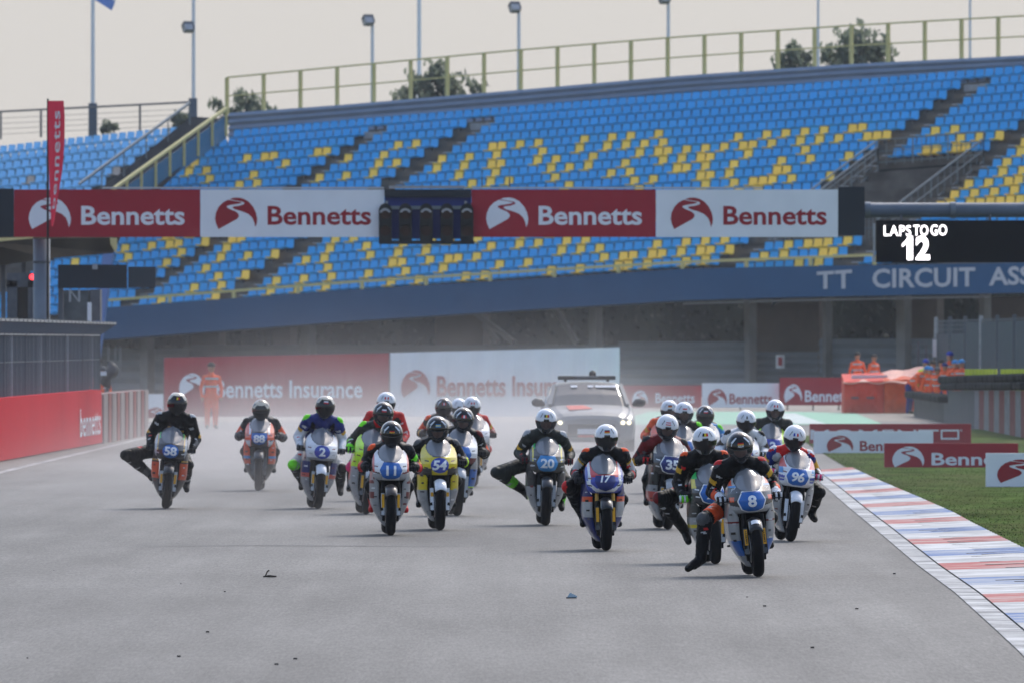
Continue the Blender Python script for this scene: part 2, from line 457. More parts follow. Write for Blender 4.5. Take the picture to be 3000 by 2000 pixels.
def seat_mesh(mat):
    mb = MB(); w = .225
    # pan, curl and back as one bent shell with thickness
    prof = [(-.36, .27), (-.34, .235), (-.10, .205), (.0, .23), (.045, .33), (.075, .50), (.085, .585), (.075, .60)]
    n = len(prof); th = .028
    vs = []
    for y, z in prof:
        s = 1.0 if z < .5 else (0.93 if z < .59 else .86)
        vs += [(-w * s, y, z), (w * s, y, z)]
    for y, z in prof:
        s = 1.0 if z < .5 else (0.93 if z < .59 else .86)
        vs += [(-w * s, y + .012, z - th), (w * s, y + .012, z - th)]
    fs = []
    o = 2 * n
    for k in range(n - 1):
        a = 2 * k
        fs += [(a, a + 1, a + 3, a + 2), (o + a, o + a + 2, o + a + 3, o + a + 1), (a, a + 2, o + a + 2, o + a), (a + 1, o + a + 1, o + a + 3, a + 3)]
    fs += [(0, o, o + 1, 1), (2 * n - 2, 2 * n - 1, o + 2 * n - 1, o + 2 * n - 2)]
    mb.add(vs, fs, mat)
    mb.box((0, -.13, .11), (.06, .10, .2), m_dsteel)
    return mb
def seat_merge(name, parent, seats, mat):
    sm = seat_mesh(mat); base = np.array(sm.v); nf = len(sm.f)
    c, s = math.cos(-QA), math.sin(-QA)
    rot = np.array([[c, -s, 0], [s, c, 0], [0, 0, 1]])
    base = base @ rot.T
    mb = MB(); mb.mats = list(sm.mats)
    for n_, p in enumerate(seats):
        o = n_ * len(base)
        mb.v.extend(map(tuple, base + np.array(p)))
        mb.f.extend(tuple(i + o for i in f) for f in sm.f)
        mb.m.extend(sm.m)
    return stuff(mb.build(name, parent))

stand = thing('grandstand', 'main grandstand of blue and yellow seats above a blue fascia', 'grandstand')
DZ = -.42      # the fitted point is the middle of a seat back; its step lies lower
seats = []
for i in range(1, 21):
    for j in range(-30, 92):
        if in_aisle(i, j) or in_vom(i, j) or (i == 20 and j < 53): continue
        p = seat_pos(i, j, DZ)
        px, py = topx(p)
        if px > 3060: continue
        seats.append((i, j, p, px, py))
def hidden(px, py):
    return (552 < py + 4 < 692 and px < 2530) or (px > 2570 and 640 < py) or (px > 2530 and 590 < py < 640) or px < -10 or px > 3010 or (px < 460 and py > 690)
vis = sorted([s for s in seats if not hidden(s[3], s[4])], key=lambda s: s[2].y)
near = vis[:300]; nearset = {(s[0], s[1]) for s in near}
me_b = seat_mesh(m_sblue).mesh('seat_blue'); me_y = seat_mesh(m_syel).mesh('seat_yellow')
for i, j, p, *_ in near:
    inst('seat', me_y if j in YEL.get(i, ()) else me_b, stand, p, -QA)
seat_merge('seat_rows', stand, [s[2] for s in seats if (s[0], s[1]) not in nearset and s[1] not in YEL.get(s[0], ())], m_sblue)
seat_merge('yellow_seat_rows', stand, [s[2] for s in seats if (s[0], s[1]) not in nearset and s[1] in YEL.get(s[0], ())], m_syel)

U3 = Vector((CA, -SA, 0)); N3 = Vector((-SA, -CA, 0))       # along a row; outward (down the rake)
def terrace(parent, j0, j1, i0, i1, name='terrace_step'):
    for i in range(i0, i1 + 1):
        mb = MB(); n = 24
        def row(off, dz):
            return [seat_pos(i, j0 + (j1 - j0) * k / n, DZ + dz) + N3 * off for k in range(n + 1)]
        a, b, c = row(-.30, 0), row(.735, 0), row(.735, -QRISE - .03)
        vs = a + b + c; m = n + 1; fs = []
        for k in range(n):
            fs += [(m + k, m + k + 1, k + 1, k), (2 * m + k, 2 * m + k + 1, m + k + 1, m + k)]
        mb.add(vs, fs, m_terr)
        mb.build(name, parent)
terrace(stand, -33, 93, 1, 19)
terrace(stand, 52.5, 93, 20, 20)
# aisle steps
stp = MB()
stp.box((0, 0, -.10), (1.15, .34, .2), m_step); stp.box((.28, -.172, -.012), (.5, .01, .05), m_nose)
me_step = stp.mesh('aisle_step')
for c in AISLES:
    for i in range(1, 20):
        p = seat_pos(i, c, DZ) + N3 * .62 + Vector((0, 0, -QRISE * .5 + .1))
        inst('aisle_step', me_step, stand, p, -QA)
slab = MB(); slab.box((0, 0, .12), (1.25, .5, .3), M('pale_landing_slab', (.30, .31, .32), .8, noise=.15))
me_slab = slab.mesh('landing_slab')
for c in AISLES[:3]:
    inst('landing_slab', me_slab, stand, seat_pos(1.9, c + .2, DZ), -QA)

def on_plane(px, py, D0, z=None):
    """point where the ray through a pixel meets a vertical plane parallel to the stand's rows"""
    D = D0 / (1 + (SA / CA) * (px - 1500) / F)
    return P(px, py, D)
# ribbed parapet behind the top row, and the fence on it
def polyl(tab, x):
    return float(np.interp(x, [t[0] for t in tab], [t[1] for t in tab]))
PT = [(672, 332), (1000, 308), (1500, 266), (2000, 222), (2500, 188), (3000, 163), (3300, 150)]
PB = [(672, 385), (1000, 357), (1500, 318), (2000, 272), (2500, 238), (3000, 209), (3300, 195)]
pp = MB()
nseg = 40; rows_ = 10
for k in range(rows_):
    pp.grid(lambda u, v, k=k: (on_plane(672 + u * 2628, polyl(PB, 672 + u * 2628) + 40 + (polyl(PT, 672 + u * 2628) - polyl(PB, 672 + u * 2628) - 40) * (k + v) / rows_, 513.2) + N3 * (.10 * ((1 - v) if k % 2 else v))), nseg, 1, m_parapet)
pp.grid(lambda u, v: on_plane(672 + u * 2628, polyl(PT, 672 + u * 2628), 513.2) - N3 * (v * .5), nseg, 1, m_parapet)
pp.build('parapet', stand)
FT = [(663, 228), (1000, 196), (1500, 149), (2000, 108), (2500, 75), (3000, 47), (3300, 33)]
rail1 = MB(); rail2 = MB()
fx = [665 + 107.6 * k for k in range(23)]
for k, px in enumerate(fx):
    a = on_plane(px, polyl(PT, px) + 3, 513.6); b = on_plane(px, polyl(FT, px), 513.6)
    pm = MB(); pm.bar(a, b, .14, .14, m_yrail, up=N3); pm.build('fence_post', stand)
for xa, xb in zip(fx[:-1], fx[1:]):
    for rb, fr, th in ((rail1, 0.0, .07), (rail2, .52, .06)):
        mid = lambda px: polyl(FT, px) + (polyl(PT, px) - polyl(FT, px)) * fr
        rb.bar(on_plane(xa, mid(xa), 513.55), on_plane(xb, mid(xb), 513.55), th, th, m_yrail)
rail1.build('fence_top_rail', stand); rail2.build('fence_middle_rail', stand)

# fascia with its lettering, front rail
FAT = [(250, 905), (310, 901), (1000, 851), (1500, 821), (1800, 801), (2000, 788), (2300, 781), (3000, 770), (3300, 765)]
FAB = [(250, 1000), (303, 995), (1000, 943), (1500, 911), (1800, 893), (2000, 881), (2300, 872), (3000, 858), (3300, 852)]
fa = MB(); FD = 483.2
fa.grid(lambda u, v: on_plane(285 + u * 2950, polyl(FAB, 285 + u * 2950) + (polyl(FAT, 285 + u * 2950) - polyl(FAB, 285 + u * 2950)) * v, FD), 60, 1, m_fascia)
fa.grid(lambda u, v: on_plane(285 + u * 2950, polyl(FAB, 285 + u * 2950), FD) - N3 * (v * 1.6), 60, 1, m_dsteel)
fa.grid(lambda u, v: on_plane(285 + u * 2950, polyl(FAT, 285 + u * 2950), FD) - N3 * (v * 1.6), 60, 1, m_dsteel)
fascia = fa.build('fascia', stand)
m_letter = M('fascia_letter_paint', (0.46, 0.49, 0.53), .5)
for key, x0, x1, y0a, y1a, y0b, y1b in (('TT', 2393, 2496, 797, 847, 790, 846), ('CIRCUIT', 2556, 2857, 788, 845, 783, 840), ('ASSEN', 2897, 3118, 783, 838, 777, 830)):
    lt = MB()
    def lf(u, v):
        px = x0 + (x1 - x0) * u; t = y0a + (y0b - y0a) * u; b = y1a + (y1b - y1a) * u
        return on_plane(px, b + (t - b) * v, FD - .05)
    put_text(lt, key, lf, m_letter); lt.build('lettering', fascia)
lip = MB()
lip.grid(lambda u, v: on_plane(2000 + u * 900, polyl(FAB, 2000 + u * 900) + 6 + v * 6, FD + .4), 10, 1, M('grey_gutter', (.2, .21, .22), .6))
lip.build('gutter', stand)
RT = [(310, 880), (560, 862), (1000, 828), (1500, 797), (2000, 768), (2540, 748), (2562, 747)]
fr = MB()
rx = [310 + k * 187.7 for k in range(13)]
for xa, xb in zip(rx[:-1], rx[1:]):
    fr.bar(on_plane(xa, polyl(RT, xa), FD + .3), on_plane(xb, polyl(RT, xb), FD + .3), .08, .11, m_yrail)
fr.build('front_rail', stand)
for px in rx:
    pm = MB(); pm.bar(on_plane(px, polyl(FAT, px), FD + .3), on_plane(px, polyl(RT, px), FD + .3), .16, .1, m_yrail, up=N3); pm.build('rail_post', stand)

# side stair at the left end: yellow hand rail with posts, bluish glass panes below it
ha, hb = Vector(P(663, 318, 511)), Vector(P(330, 556, 500))
hr = MB(); hr.bar(ha, hb, .12, .12, m_yrail); hr.build('stair_rail', stand)
m_pane = M('tinted_screen_pane', srgb(70, 120, 150), .25, alpha=.8)
for k in range(9):
    t = k / 8.0; p = ha.lerp(hb, t)
    pm = MB(); pm.bar(p, p - Vector((0, 0, 1.25)), .11, .11, m_yrail); pm.build('stair_post', stand)
    if k < 8:
        q = ha.lerp(hb, (k + 1) / 8)
        g = MB(); dz = Vector((0, .12, -.3)); d2 = Vector((0, .12, -1.35))
        g.add([p + d2, q + d2, q + dz, p + dz], [(0, 1, 2, 3)], m_pane); g.build('screen_pane', stand, solid=.02)
# the dark flank of the raking structure and the lower stair rail further left
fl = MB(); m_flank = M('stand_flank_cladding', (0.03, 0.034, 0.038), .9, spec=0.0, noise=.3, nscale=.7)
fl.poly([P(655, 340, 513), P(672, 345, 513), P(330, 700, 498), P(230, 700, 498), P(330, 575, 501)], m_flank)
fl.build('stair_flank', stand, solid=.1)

# stairwell opening with railings in the right part
vm = MB(); vf = lambda a, b, dz: seat_pos(a, b, DZ + dz)
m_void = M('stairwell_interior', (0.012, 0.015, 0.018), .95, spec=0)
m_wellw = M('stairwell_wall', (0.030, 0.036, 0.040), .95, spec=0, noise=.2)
B0, B1, B2, B3 = vf(10, 53.5, 0), vf(10, 64.3, 0), vf(17.4, 64.3, -.1), vf(17.4, 53.5, -.1)
dn = Vector((0, 0, -2.3))
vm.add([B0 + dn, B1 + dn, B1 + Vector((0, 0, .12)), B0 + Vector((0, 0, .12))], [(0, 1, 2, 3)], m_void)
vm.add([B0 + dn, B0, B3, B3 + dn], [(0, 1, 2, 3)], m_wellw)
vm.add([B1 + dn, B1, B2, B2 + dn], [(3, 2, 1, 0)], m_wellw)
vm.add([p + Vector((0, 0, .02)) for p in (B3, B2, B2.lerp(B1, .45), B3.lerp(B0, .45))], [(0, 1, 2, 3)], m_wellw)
vm.build('stairwell', stand)
m_rail = M('grey_railing_steel', (0.17, 0.20, 0.21), .5, metal=.4)
def railing(a, b, n, h=1.1, name='railing'):
    r = MB(); up = Vector((0, 0, h))
    r.bar(a + up, b + up, .06, .06, m_rail); r.bar(a + up * .12, b + up * .12, .045, .045, m_rail)
    r.bar(a + up * .55, b + up * .55, .035, .035, m_rail)
    for k in range(n + 1):
        p = a.lerp(b, k / n); big = (k % 4 == 0)
        r.bar(p, p + up, .06 if big else .03, .06 if big else .03, m_rail)
    return r.build(name, stand)
railing(B0 + Vector((0, 0, .3)), B1 + Vector((0, 0, .3)), 12)
railing(B0, B3, 16); railing(B1, B2, 16)
railing(B3 + N3 * .2, B3.lerp(B2, .62) + N3 * .2, 16, 1.2); railing(B3.lerp(B2, .7) + N3 * .1, B2 + N3 * .1, 8, 1.35)
railing(vf(9.4, 52.4, 0), vf(16.6, 52.4, -.1), 10)

# ------------------------------------------------------------------ undercroft: ribbed walls, columns, struts (all along planes parallel to the rows)
m_rib = M('ribbed_grey_sheeting', srgb(124, 132, 138), .55, metal=.2, noise=.12, nscale=.6)
m_brown = M('brown_concrete_panel', (0.16, 0.135, 0.12), .9, noise=.2, nscale=.5)
m_colm = M('concrete_column', (0.2, 0.2, 0.195), .9, noise=.2, nscale=1)
def ribbed(px0, px1, pt, pb, D0, n=14):
    w = MB(); hgt = 1.0 / n
    for k in range(n):
        w.grid(lambda u, v, k=k: on_plane(px0 + (px1 - px0) * u, pb + (pt - pb) * (k + v) / n, D0) + N3 * (.12 * ((1 - v) if k % 2 else v)), 8, 1, m_rib)
    return w.build('ribbed_wall', stand)
ribbed(1812, 2190, 1000, 1190, 488.5); ribbed(2402, 2742, 992, 1190, 488.5); ribbed(2192, 2400, 1030, 1190, 489.5)
ribbed(300, 560, 1020, 1260, 489.5); ribbed(560, 1812, 1010, 1240, 490.5)
def pxbox(name, x0, x1, pt, pb, D0, dep, mat, par=stand):
    a, b = on_plane(x0, pb, D0), on_plane(x1, pb, D0); c, d = on_plane(x1, pt, D0), on_plane(x0, pt, D0)
    back = -N3 * dep; mb = MB()
    mb.add([a, b, c, d, a + back, b + back, c + back, d + back], [(0, 1, 2, 3), (7, 6, 5, 4), (0, 4, 5, 1), (1, 5, 6, 2), (2, 6, 7, 3), (3, 7, 4, 0)], mat)
    return mb.build(name, par)
for x0, x1, mat in ((1275, 1415, m_brown), (2192, 2400, m_brown), (2640, 2745, m_brown), (2880, 3060, m_brown), (560, 640, m_brown), (800, 850, m_brown)):
    pxbox('wall_panel', x0, x1, 870, 1200, 492.5, .5, mat)
for x0, x1 in ((410, 432), (880, 905), (1724, 1745), (2180, 2196), (2625, 2650), (2410, 2418), (2868, 2884)):
    pxbox('column', x0, x1, 860, 1220, 487.8, .5, m_colm)
for a, b in (((1622, 898), (1690, 1004)), ((1390, 915), (1504, 1002)), ((1418, 950), (1460, 1000))):
    s = MB(); s.bar(on_plane(*a, 488.6), on_plane(*b, 488.6), .2, .2, m_colm); s.build('strut', stand)
for k, px in enumerate((318, 338, 352)):
    s = MB(); s.bar(on_plane(px, 1015, 480), on_plane(px, 1110, 480), .07, .07, m_colm); s.build('thin_post', stand)
# slanted blue support leg at the left end
lg = MB(); lg.bar(P(322, 715, 478), P(262, 1165, 470), .42, .5, M('blue_support_paint', srgb(30, 78, 130), .5, noise=.06)); lg.build('support_leg', stand)
# under-side of the rake, closing the back of the undercroft
us = MB(); us.add([seat_pos(1, -34, -.9), seat_pos(1, 93, -.9), seat_pos(19.5, 93, -1.0), seat_pos(19.5, -34, -1.0)], [(3, 2, 1, 0)], m_terr)
us.build('underside', stand)

# warning notice on the ribbed wall
sg = thing('notice_board', 'small white notice with a red mark on the ribbed wall', 'sign')
nb = MB(); c0 = on_plane(2285, 1058, 488.2)
for (x0, x1, pt, pb, D0, mt) in ((2273, 2298, 1039, 1078, 488.2, m_white), (2280, 2291, 1045, 1070, 488.1, m_banner_red)):
    nb.add([on_plane(x0, pb, D0), on_plane(x1, pb, D0), on_plane(x1, pt, D0), on_plane(x0, pt, D0)], [(0, 1, 2, 3)], mt)
nb.build('notice_panel', sg, solid=.02)

# ------------------------------------------------------------------ neighbouring stand on the left (paler seats)
st2 = thing('grandstand', 'smaller stand of pale blue seats at the far left behind the gantry', 'grandstand')
pal, pnk = [], []
for i in range(0, 20):
    for j in range(-92, -38):
        p = seat_pos(i, j, DZ)
        if topx(p)[0] < -60: continue
        (pnk if (3 < i < 9 and random.random() < .06) else pal).append(p)
seat_merge('seat_rows', st2, pal, m_spale); seat_merge('bleached_seat_rows', st2, pnk, m_spink)
terrace(st2, -95, -33.05, 0, 19)
for name, f0, th in (('top_rail', 0.0, .09), ('wire', .25, .02), ('wire', .45, .02), ('wire', .65, .02), ('wire', .85, .02)):
    r = MB(); r.bar(P(-60, 331 + f0 * 78, 545), P(560, 300 + f0 * 78, 522), th, th, m_dsteel); r.build(name, st2)
for px in (2, 120, 410, 272, 565):
    y0 = 331 - px * .05
    big = px in (272, 565)
    r = MB(); a, b = P(px, y0 + (90 if big else 78), 535), P(px, y0 - (14 if big else 0), 535)
    r.bar(a, b, .40 if big else .1, .40 if big else .1, M('grey_blue_pier', srgb(92, 104, 118), .7) if big else m_dsteel); r.build('pier' if big else 'rail_post', st2)
r = MB(); r.bar(P(556, 302, 516), P(232, 540, 505), .1, .1, m_rail); r.build('stair_rail', st2)
for t in (0, .2, .4, .6, .8):
    p = P(556, 302, 516).lerp(P(232, 540, 505), t); r = MB(); r.bar(p, p - Vector((0, 0, 1.2)), .06, .06, m_rail); r.build('stair_post', st2)
fl = MB(); fl.poly([P(560, 345, 517), P(640, 350, 517), P(360, 600, 506), P(240, 600, 506)], m_flank); fl.build('stair_flank', st2, solid=.1)

# ------------------------------------------------------------------ floodlight masts, flag poles, trees behind the stand
def mast(px, ybase, ytop, D, label, lamp_y=None, w=.12, side=-1):
    t = thing('floodlight_mast', label, 'light mast', (P(px, 1000, D).x, D, 0), group='masts behind the grandstand')
    z1 = P(px, ytop, D).z; mb = MB(); mb.tube([(0, 0, 0), (0, 0, z1)], [w, w * .7], M('pale_mast_steel', (.74, .76, .78), .6), 8); mb.build('pole', t)
    if lamp_y is not None:
        zl = P(px, lamp_y, D).z; s = D / F
        hd = MB(); rot = Euler((R(-35), 0, R(25))).to_matrix()
        hd.box((side * 12 * s, -.2, zl), (30 * s, 22 * s, 26 * s), m_dsteel, rot)
        hd.box((side * 12 * s, -.32, zl - .08), (24 * s, 18 * s, 20 * s), m_steel, rot)
        hd.bar((0, 0, zl - .1), (side * 14 * s, -.2, zl), .08, .08, m_dsteel)
        hd.build('floodlight', t)
    return t
mast(567, 300, -40, 545, 'light mast on the grey pier left of the grandstand fence', 80, side=-1.3)
mast(1091, 200, 50, 560, 'light mast left of the tree behind the grandstand fence', 60)
mast(1520, 150, 10, 562, 'light mast standing over the middle of the grandstand fence', 22)
mast(1958, 120, -15, 565, 'thin light mast between the middle mast and the right-hand trees', -4)
mast(2397, 80, -30, 568, 'thin light mast rising between the two right-hand trees', -80, w=.09)
mast(2842, 50, -30, 570, 'thin light mast near the right end of the grandstand fence', -80, w=.09)
t = thing('flag_pole', 'tall flag pole on the left pier flying a blue and white flag', 'flag pole', (P(272, 1000, 540).x, 540, 0))
mb = MB(); mb.tube([(0, 0, 0), (0, 0, P(272, -60, 540).z)], [.13, .09], M('pale_mast_steel'), 8); mb.build('pole', t)
fg = MB()
def flagf(u, v):
    px = 282 + u * 50 + 6 * math.sin(v * 4); py = -60 + v * (60 + 32 * u) + 40 * u * (1 - v)
    q = P(px, py, 540); return (q.x - t.location.x, math.sin(u * 6) * .1, q.z)
fg.grid(flagf, 10, 8, lambda u, v: M('flag_white', (.75, .77, .82), .7) if (v < .5) else M('flag_blue', srgb(120, 150, 215), .7))
fg.build('flag', t, smooth=True)
t = thing('flag_pole', 'very pale tall mast far off beyond the grandstand tree', 'mast', (P(1228, 1000, 800).x, 800, 0))
mb = MB(); mb.tube([(0, 0, 0), (0, 0, P(1228, -60, 800).z)], [.17, .14], M('far_white_mast', (.75, .80, .84), .5), 8); mb.build('pole', t)

m_bark = M('tree_bark', (.07, .055, .04), .9, noise=.3, nscale=3)
m_leaf = M('hazy_tree_leaves', (.12, .14, .11), .75, noise=.45, nscale=.9)  # leaf colours lifted and greyed to carry the distance haze
m_leaf2 = M('hazy_tree_leaves_pale', (.15, .17, .12), .75, noise=.4, nscale=.9)
for lm, tcol in ((m_leaf, (.24, .28, .19)), (m_leaf2, (.32, .36, .26))):
    nt_ = lm.node_tree; tb = nt_.nodes.new('ShaderNodeBsdfTranslucent'); tb.inputs['Color'].default_value = (*tcol, 1)
    mxs = nt_.nodes.new('ShaderNodeMixShader'); mxs.inputs[0].default_value = .45
    ou = [n_ for n_ in nt_.nodes if n_.type == 'OUTPUT_MATERIAL'][0]
    nt_.links.new(nt_.nodes['Principled BSDF'].outputs[0], mxs.inputs[1]); nt_.links.new(tb.outputs[0], mxs.inputs[2]); nt_.links.new(mxs.outputs[0], ou.inputs['Surface'])
def tree(px, D, blobs, label, group='trees behind the grandstand', nl=2600, leaf=.19):
    x0 = P(px, 1000, D).x
    t = thing('tree', label, 'tree', (x0, D, 0), group=group)
    top = max(P(b[0], b[1], D).z for b in blobs)
    tr = MB(); tr.tube([(0, 0, 0), (.1, 0, top * .5), (0, .1, top * .92)], [.3, .22, .05], m_bark, 8)
    lv = MB(); rs = random.Random(px)
    tot = sum(b[2] ** 2 for b in blobs)
    V, Fc, Mi = [], [], []
    for bx, by, br in blobs:
        c = P(bx, by, D) - Vector((x0, D, 0)); r = br * D / F
        tr.tube([(0, 0, top * .55), (c.x * .5, 0, (top * .55 + c.z) / 2), c], [.12, .08, .03], m_bark, 5)
        for k in range(int(nl * .8 * br ** 2 / tot)):
            d = Vector((rs.gauss(0, 1), rs.gauss(0, 1), rs.gauss(0, 1))).normalized() * r * (rs.random() ** .45)
            d *= 1 + .5 * math.sin(d.x * 6 + d.z * 5 + br); p = c + d
            a = rs.random() * 6.28; e = Euler((rs.random() * 6, rs.random() * 6, a)).to_matrix(); s = leaf * (.6 + rs.random() * .8)
            i = len(V)
            V += [p + e @ Vector((-s, 0, 0)), p + e @ Vector((0, -s * .45, 0)), p + e @ Vector((s, 0, 0)), p + e @ Vector((0, s * .45, 0))]
            Fc.append((i, i + 1, i + 2, i + 3)); Mi.append(0 if rs.random() < .65 else 1)
    lv.v, lv.f, lv.m, lv.mats = [tuple(p) for p in V], Fc, Mi, [m_leaf, m_leaf2]
    tr.build('trunk', t); lv.build('crown', t)
    return t
tree(700, 566, [(640, 305, 22), (720, 300, 45), (765, 320, 32), (805, 325, 16), (700, 350, 60)], 'small tree showing behind the left corner of the grandstand fence', nl=1100)
tree(1275, 568, [(1280, 225, 38), (1240, 250, 40), (1320, 250, 45), (1200, 275, 28), (1285, 195, 18), (1390, 262, 26), (1420, 245, 10), (1270, 300, 90)], 'bushy tree behind the grandstand fence right of the pale mast', nl=2600)
tree(2320, 572, [(2315, 140, 18), (2320, 165, 30), (2360, 170, 28), (2290, 175, 20), (2330, 210, 55)], 'ragged low tree left of the thin mast on the right', nl=1100)
tree(2510, 574, [(2520, 130, 45), (2470, 155, 42), (2570, 150, 42), (2490, 110, 16), (2528, 98, 14), (2595, 130, 15), (2420, 165, 25), (2510, 200, 100)], 'dense round tree right of the thin mast', nl=3000)
tree(320, 560, [(315, 370, 14), (335, 375, 12), (300, 385, 12)], 'wispy shrub top behind the left stand railing', nl=260, leaf=.14)
tree(540, 552, [(530, 345, 22), (545, 370, 25), (510, 385, 18)], 'dark small tree beside the grey pier at the left', nl=600)
# overgrown bank added behind the undercroft to shut out bright sky gaps
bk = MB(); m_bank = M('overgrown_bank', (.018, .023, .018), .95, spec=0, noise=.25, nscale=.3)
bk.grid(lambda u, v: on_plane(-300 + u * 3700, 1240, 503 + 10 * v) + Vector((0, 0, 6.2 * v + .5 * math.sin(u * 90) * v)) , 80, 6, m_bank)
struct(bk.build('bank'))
sv = MB(); V, Fc, Mi = [], [], []
for k in range(5000):
    u, v = random.random(), random.random() ** .8
    p = on_plane(-300 + u * 3700, 1240, 502 + 9 * v) + Vector((0, 0, 6.0 * v + random.random() * .5))
    e = Euler((random.random() * 6, random.random() * 6, random.random() * 6)).to_matrix(); s = .10 + .14 * random.random(); i = len(V)
    V += [p + e @ Vector((-s, 0, 0)), p + e @ Vector((0, -s * .5, 0)), p + e @ Vector((s, 0, 0)), p + e @ Vector((0, s * .5, 0))]
    Fc.append((i, i + 1, i + 2, i + 3)); Mi.append(0 if random.random() < .7 else 1)
sv.v, sv.f, sv.m, sv.mats = [tuple(p) for p in V], Fc, Mi, [M('shade_leaves', (.020, .028, .02), .8, noise=.3), M('shade_leaves_light', (.020, .027, .020), .8, noise=.3)]  # leaf colour darkened to hold the shade under the stand
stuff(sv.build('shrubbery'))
# ================================================================== START GANTRY
GD_ = 256.0
gan = thing('start_gantry', 'start gantry across the track with red and white banner panels and starting lights', 'gantry')
m_pillar = M('gantry_pillar_paint', srgb(112, 122, 132), .5, metal=.2, noise=.1, nscale=2)
m_brand_red = M('lettering_red', srgb(150, 32, 44), .5)
m_brand_white = M('lettering_white', (.74, .76, .80), .5)
s_ = GD_ / F
pl = MB(); q = P(122, 1000, GD_ + .6); pl.tube([(q.x, q.y, 0), (q.x, q.y, P(0, 700, GD_).z)], .19, m_pillar, 20); pl.tube([(q.x, q.y, P(0, 770, GD_).z), (q.x, q.y, P(0, 764, GD_).z)], .205, m_dsteel, 20); pl.build('pillar', gan, smooth=True)
pl = MB(); q2 = P(3220, 1000, GD_ + .6); pl.tube([(q2.x, q2.y, 0), (q2.x, q2.y, P(0, 590, GD_).z)], .22, m_pillar, 20); pl.build('pillar', gan, smooth=True)
tr = MB(); za = P(0, 615, GD_).z
tr.tube([(P(-400, 0, GD_).x, GD_ + .6, za), (P(3260, 0, GD_).x, GD_ + .6, za)], .165, M('truss_tube_paint', srgb(92, 104, 120), .5, noise=.12, nscale=2), 20)
tr.build('crossbeam', gan, smooth=True)
for px in (2545, 2795):
    jb = MB(); x = P(px, 0, GD_).x; jb.tube([(x - .06, GD_ + .6, za), (x + .06, GD_ + .6, za)], .185, m_pillar, 20); jb.build('beam_collar', gan)
def flat(px0, px1, py0, py1, D, off=0.0):
    return lambda u, v: P(px0 + (px1 - px0) * u, py1 + (py0 - py1) * v, D) + Vector((0, off, 0))
def panel(name, px0, px1, py0, py1, D, mat, par, dep=.12):
    a, b = P(px0, py1, D), P(px1, py0, D)
    mb = MB(); mb.box(((a.x + b.x) / 2, D + dep / 2, (a.z + b.z) / 2), (b.x - a.x, dep, b.z - a.z), mat)
    return mb.build(name, par)
def banner(px0, px1, py0, py1, D, red, par, ex0, ex1, ey0, ey1, tx0, tx1, ty0, ty1, key='Bennetts', dep=.12, name='banner_panel'):
    o = panel(name, px0, px1, py0, py1, D, m_banner_red if red else m_banner_white, par, dep)
    ink = m_brand_white if red else m_brand_red
    if ex0 is not None:
        e = MB(); put_emblem(e, flat(ex0, ex1, ey0, ey1, D, -.006), ink); e.build('emblem', o)
    if key:
        t = MB(); put_text(t, key, flat(tx0, tx1, ty0, ty1, D, -.006), ink); t.build('lettering', o)
    return o
panel('end_panel', -120, 40, 553, 695, GD_, m_navy, gan)
for px0, px1, red in ((41, 586, True), (587, 1126, False), (1381, 1921, True), (1922, 2455, False)):
    py0 = 553
    banner(px0, px1, 556, 695, GD_, red, gan, px0 + 43, px0 + 167, 579, 672, px0 + 197, px0 + 500, 604, 660)
for px0, px1 in ((300, 1125), (1383, 2235)):
    cp = MB(); a, b = P(px0, 553, GD_), P(px1, 549, GD_); cp.box(((a.x + b.x) / 2, GD_ + .06, (a.z + b.z) / 2), (b.x - a.x, .16, .035), M('panel_capping', (.5, .5, .5), .5)); cp.build('capping', gan)
panel('end_panel', 2456, 2533, 548, 690, GD_, m_navy, gan)
for px in (1412, 1493):
    r = MB(); a = P(px, 553, GD_ + .4); b = P(px, 520, GD_ + .4); r.bar(a, b, .03, .03, m_dsteel); r.build('aerial', gan)
# starting lights
lb = MB(); a, b = P(1127, 700, GD_), P(1380, 556, GD_)
lb.box(((a.x + b.x) / 2, GD_ + .12, (a.z + b.z) / 2), (b.x - a.x, .1, b.z - a.z), M('light_board_blue', srgb(36, 52, 120), .5)); board = lb.build('light_board', gan)
hd = MB(); a, b = P(1127, 578, GD_), P(1378, 556, GD_); hd.box(((a.x + b.x) / 2, GD_ + .02, (a.z + b.z) / 2), (b.x - a.x, .18, b.z - a.z), m_navy); hd.build('header', board)
hd = MB(); a, b = P(1140, 553, GD_), P(1362, 545, GD_); hd.box(((a.x + b.x) / 2, GD_ + .02, (a.z + b.z) / 2), (b.x - a.x, .3, b.z - a.z), m_steel); hd.build('header_tray', board)
hd = MB(); a, b = P(1128, 614, GD_), P(1372, 604, GD_); hd.box(((a.x + b.x) / 2, GD_ - .02, (a.z + b.z) / 2), (b.x - a.x, .06, b.z - a.z), m_rail)
for px in (1133, 1364): hd.bar(P(px, 606, GD_ - .02), P(px, 590, GD_ - .02), .05, .05, m_steel)
hd.build('lamp_bar', board)
m_lamp = M('signal_housing', (.012, .016, .018), .45)
m_lens = M('unlit_lens', (.03, .012, .012), .15)
m_hood = M('signal_hood_rim', (.35, .36, .37), .4)
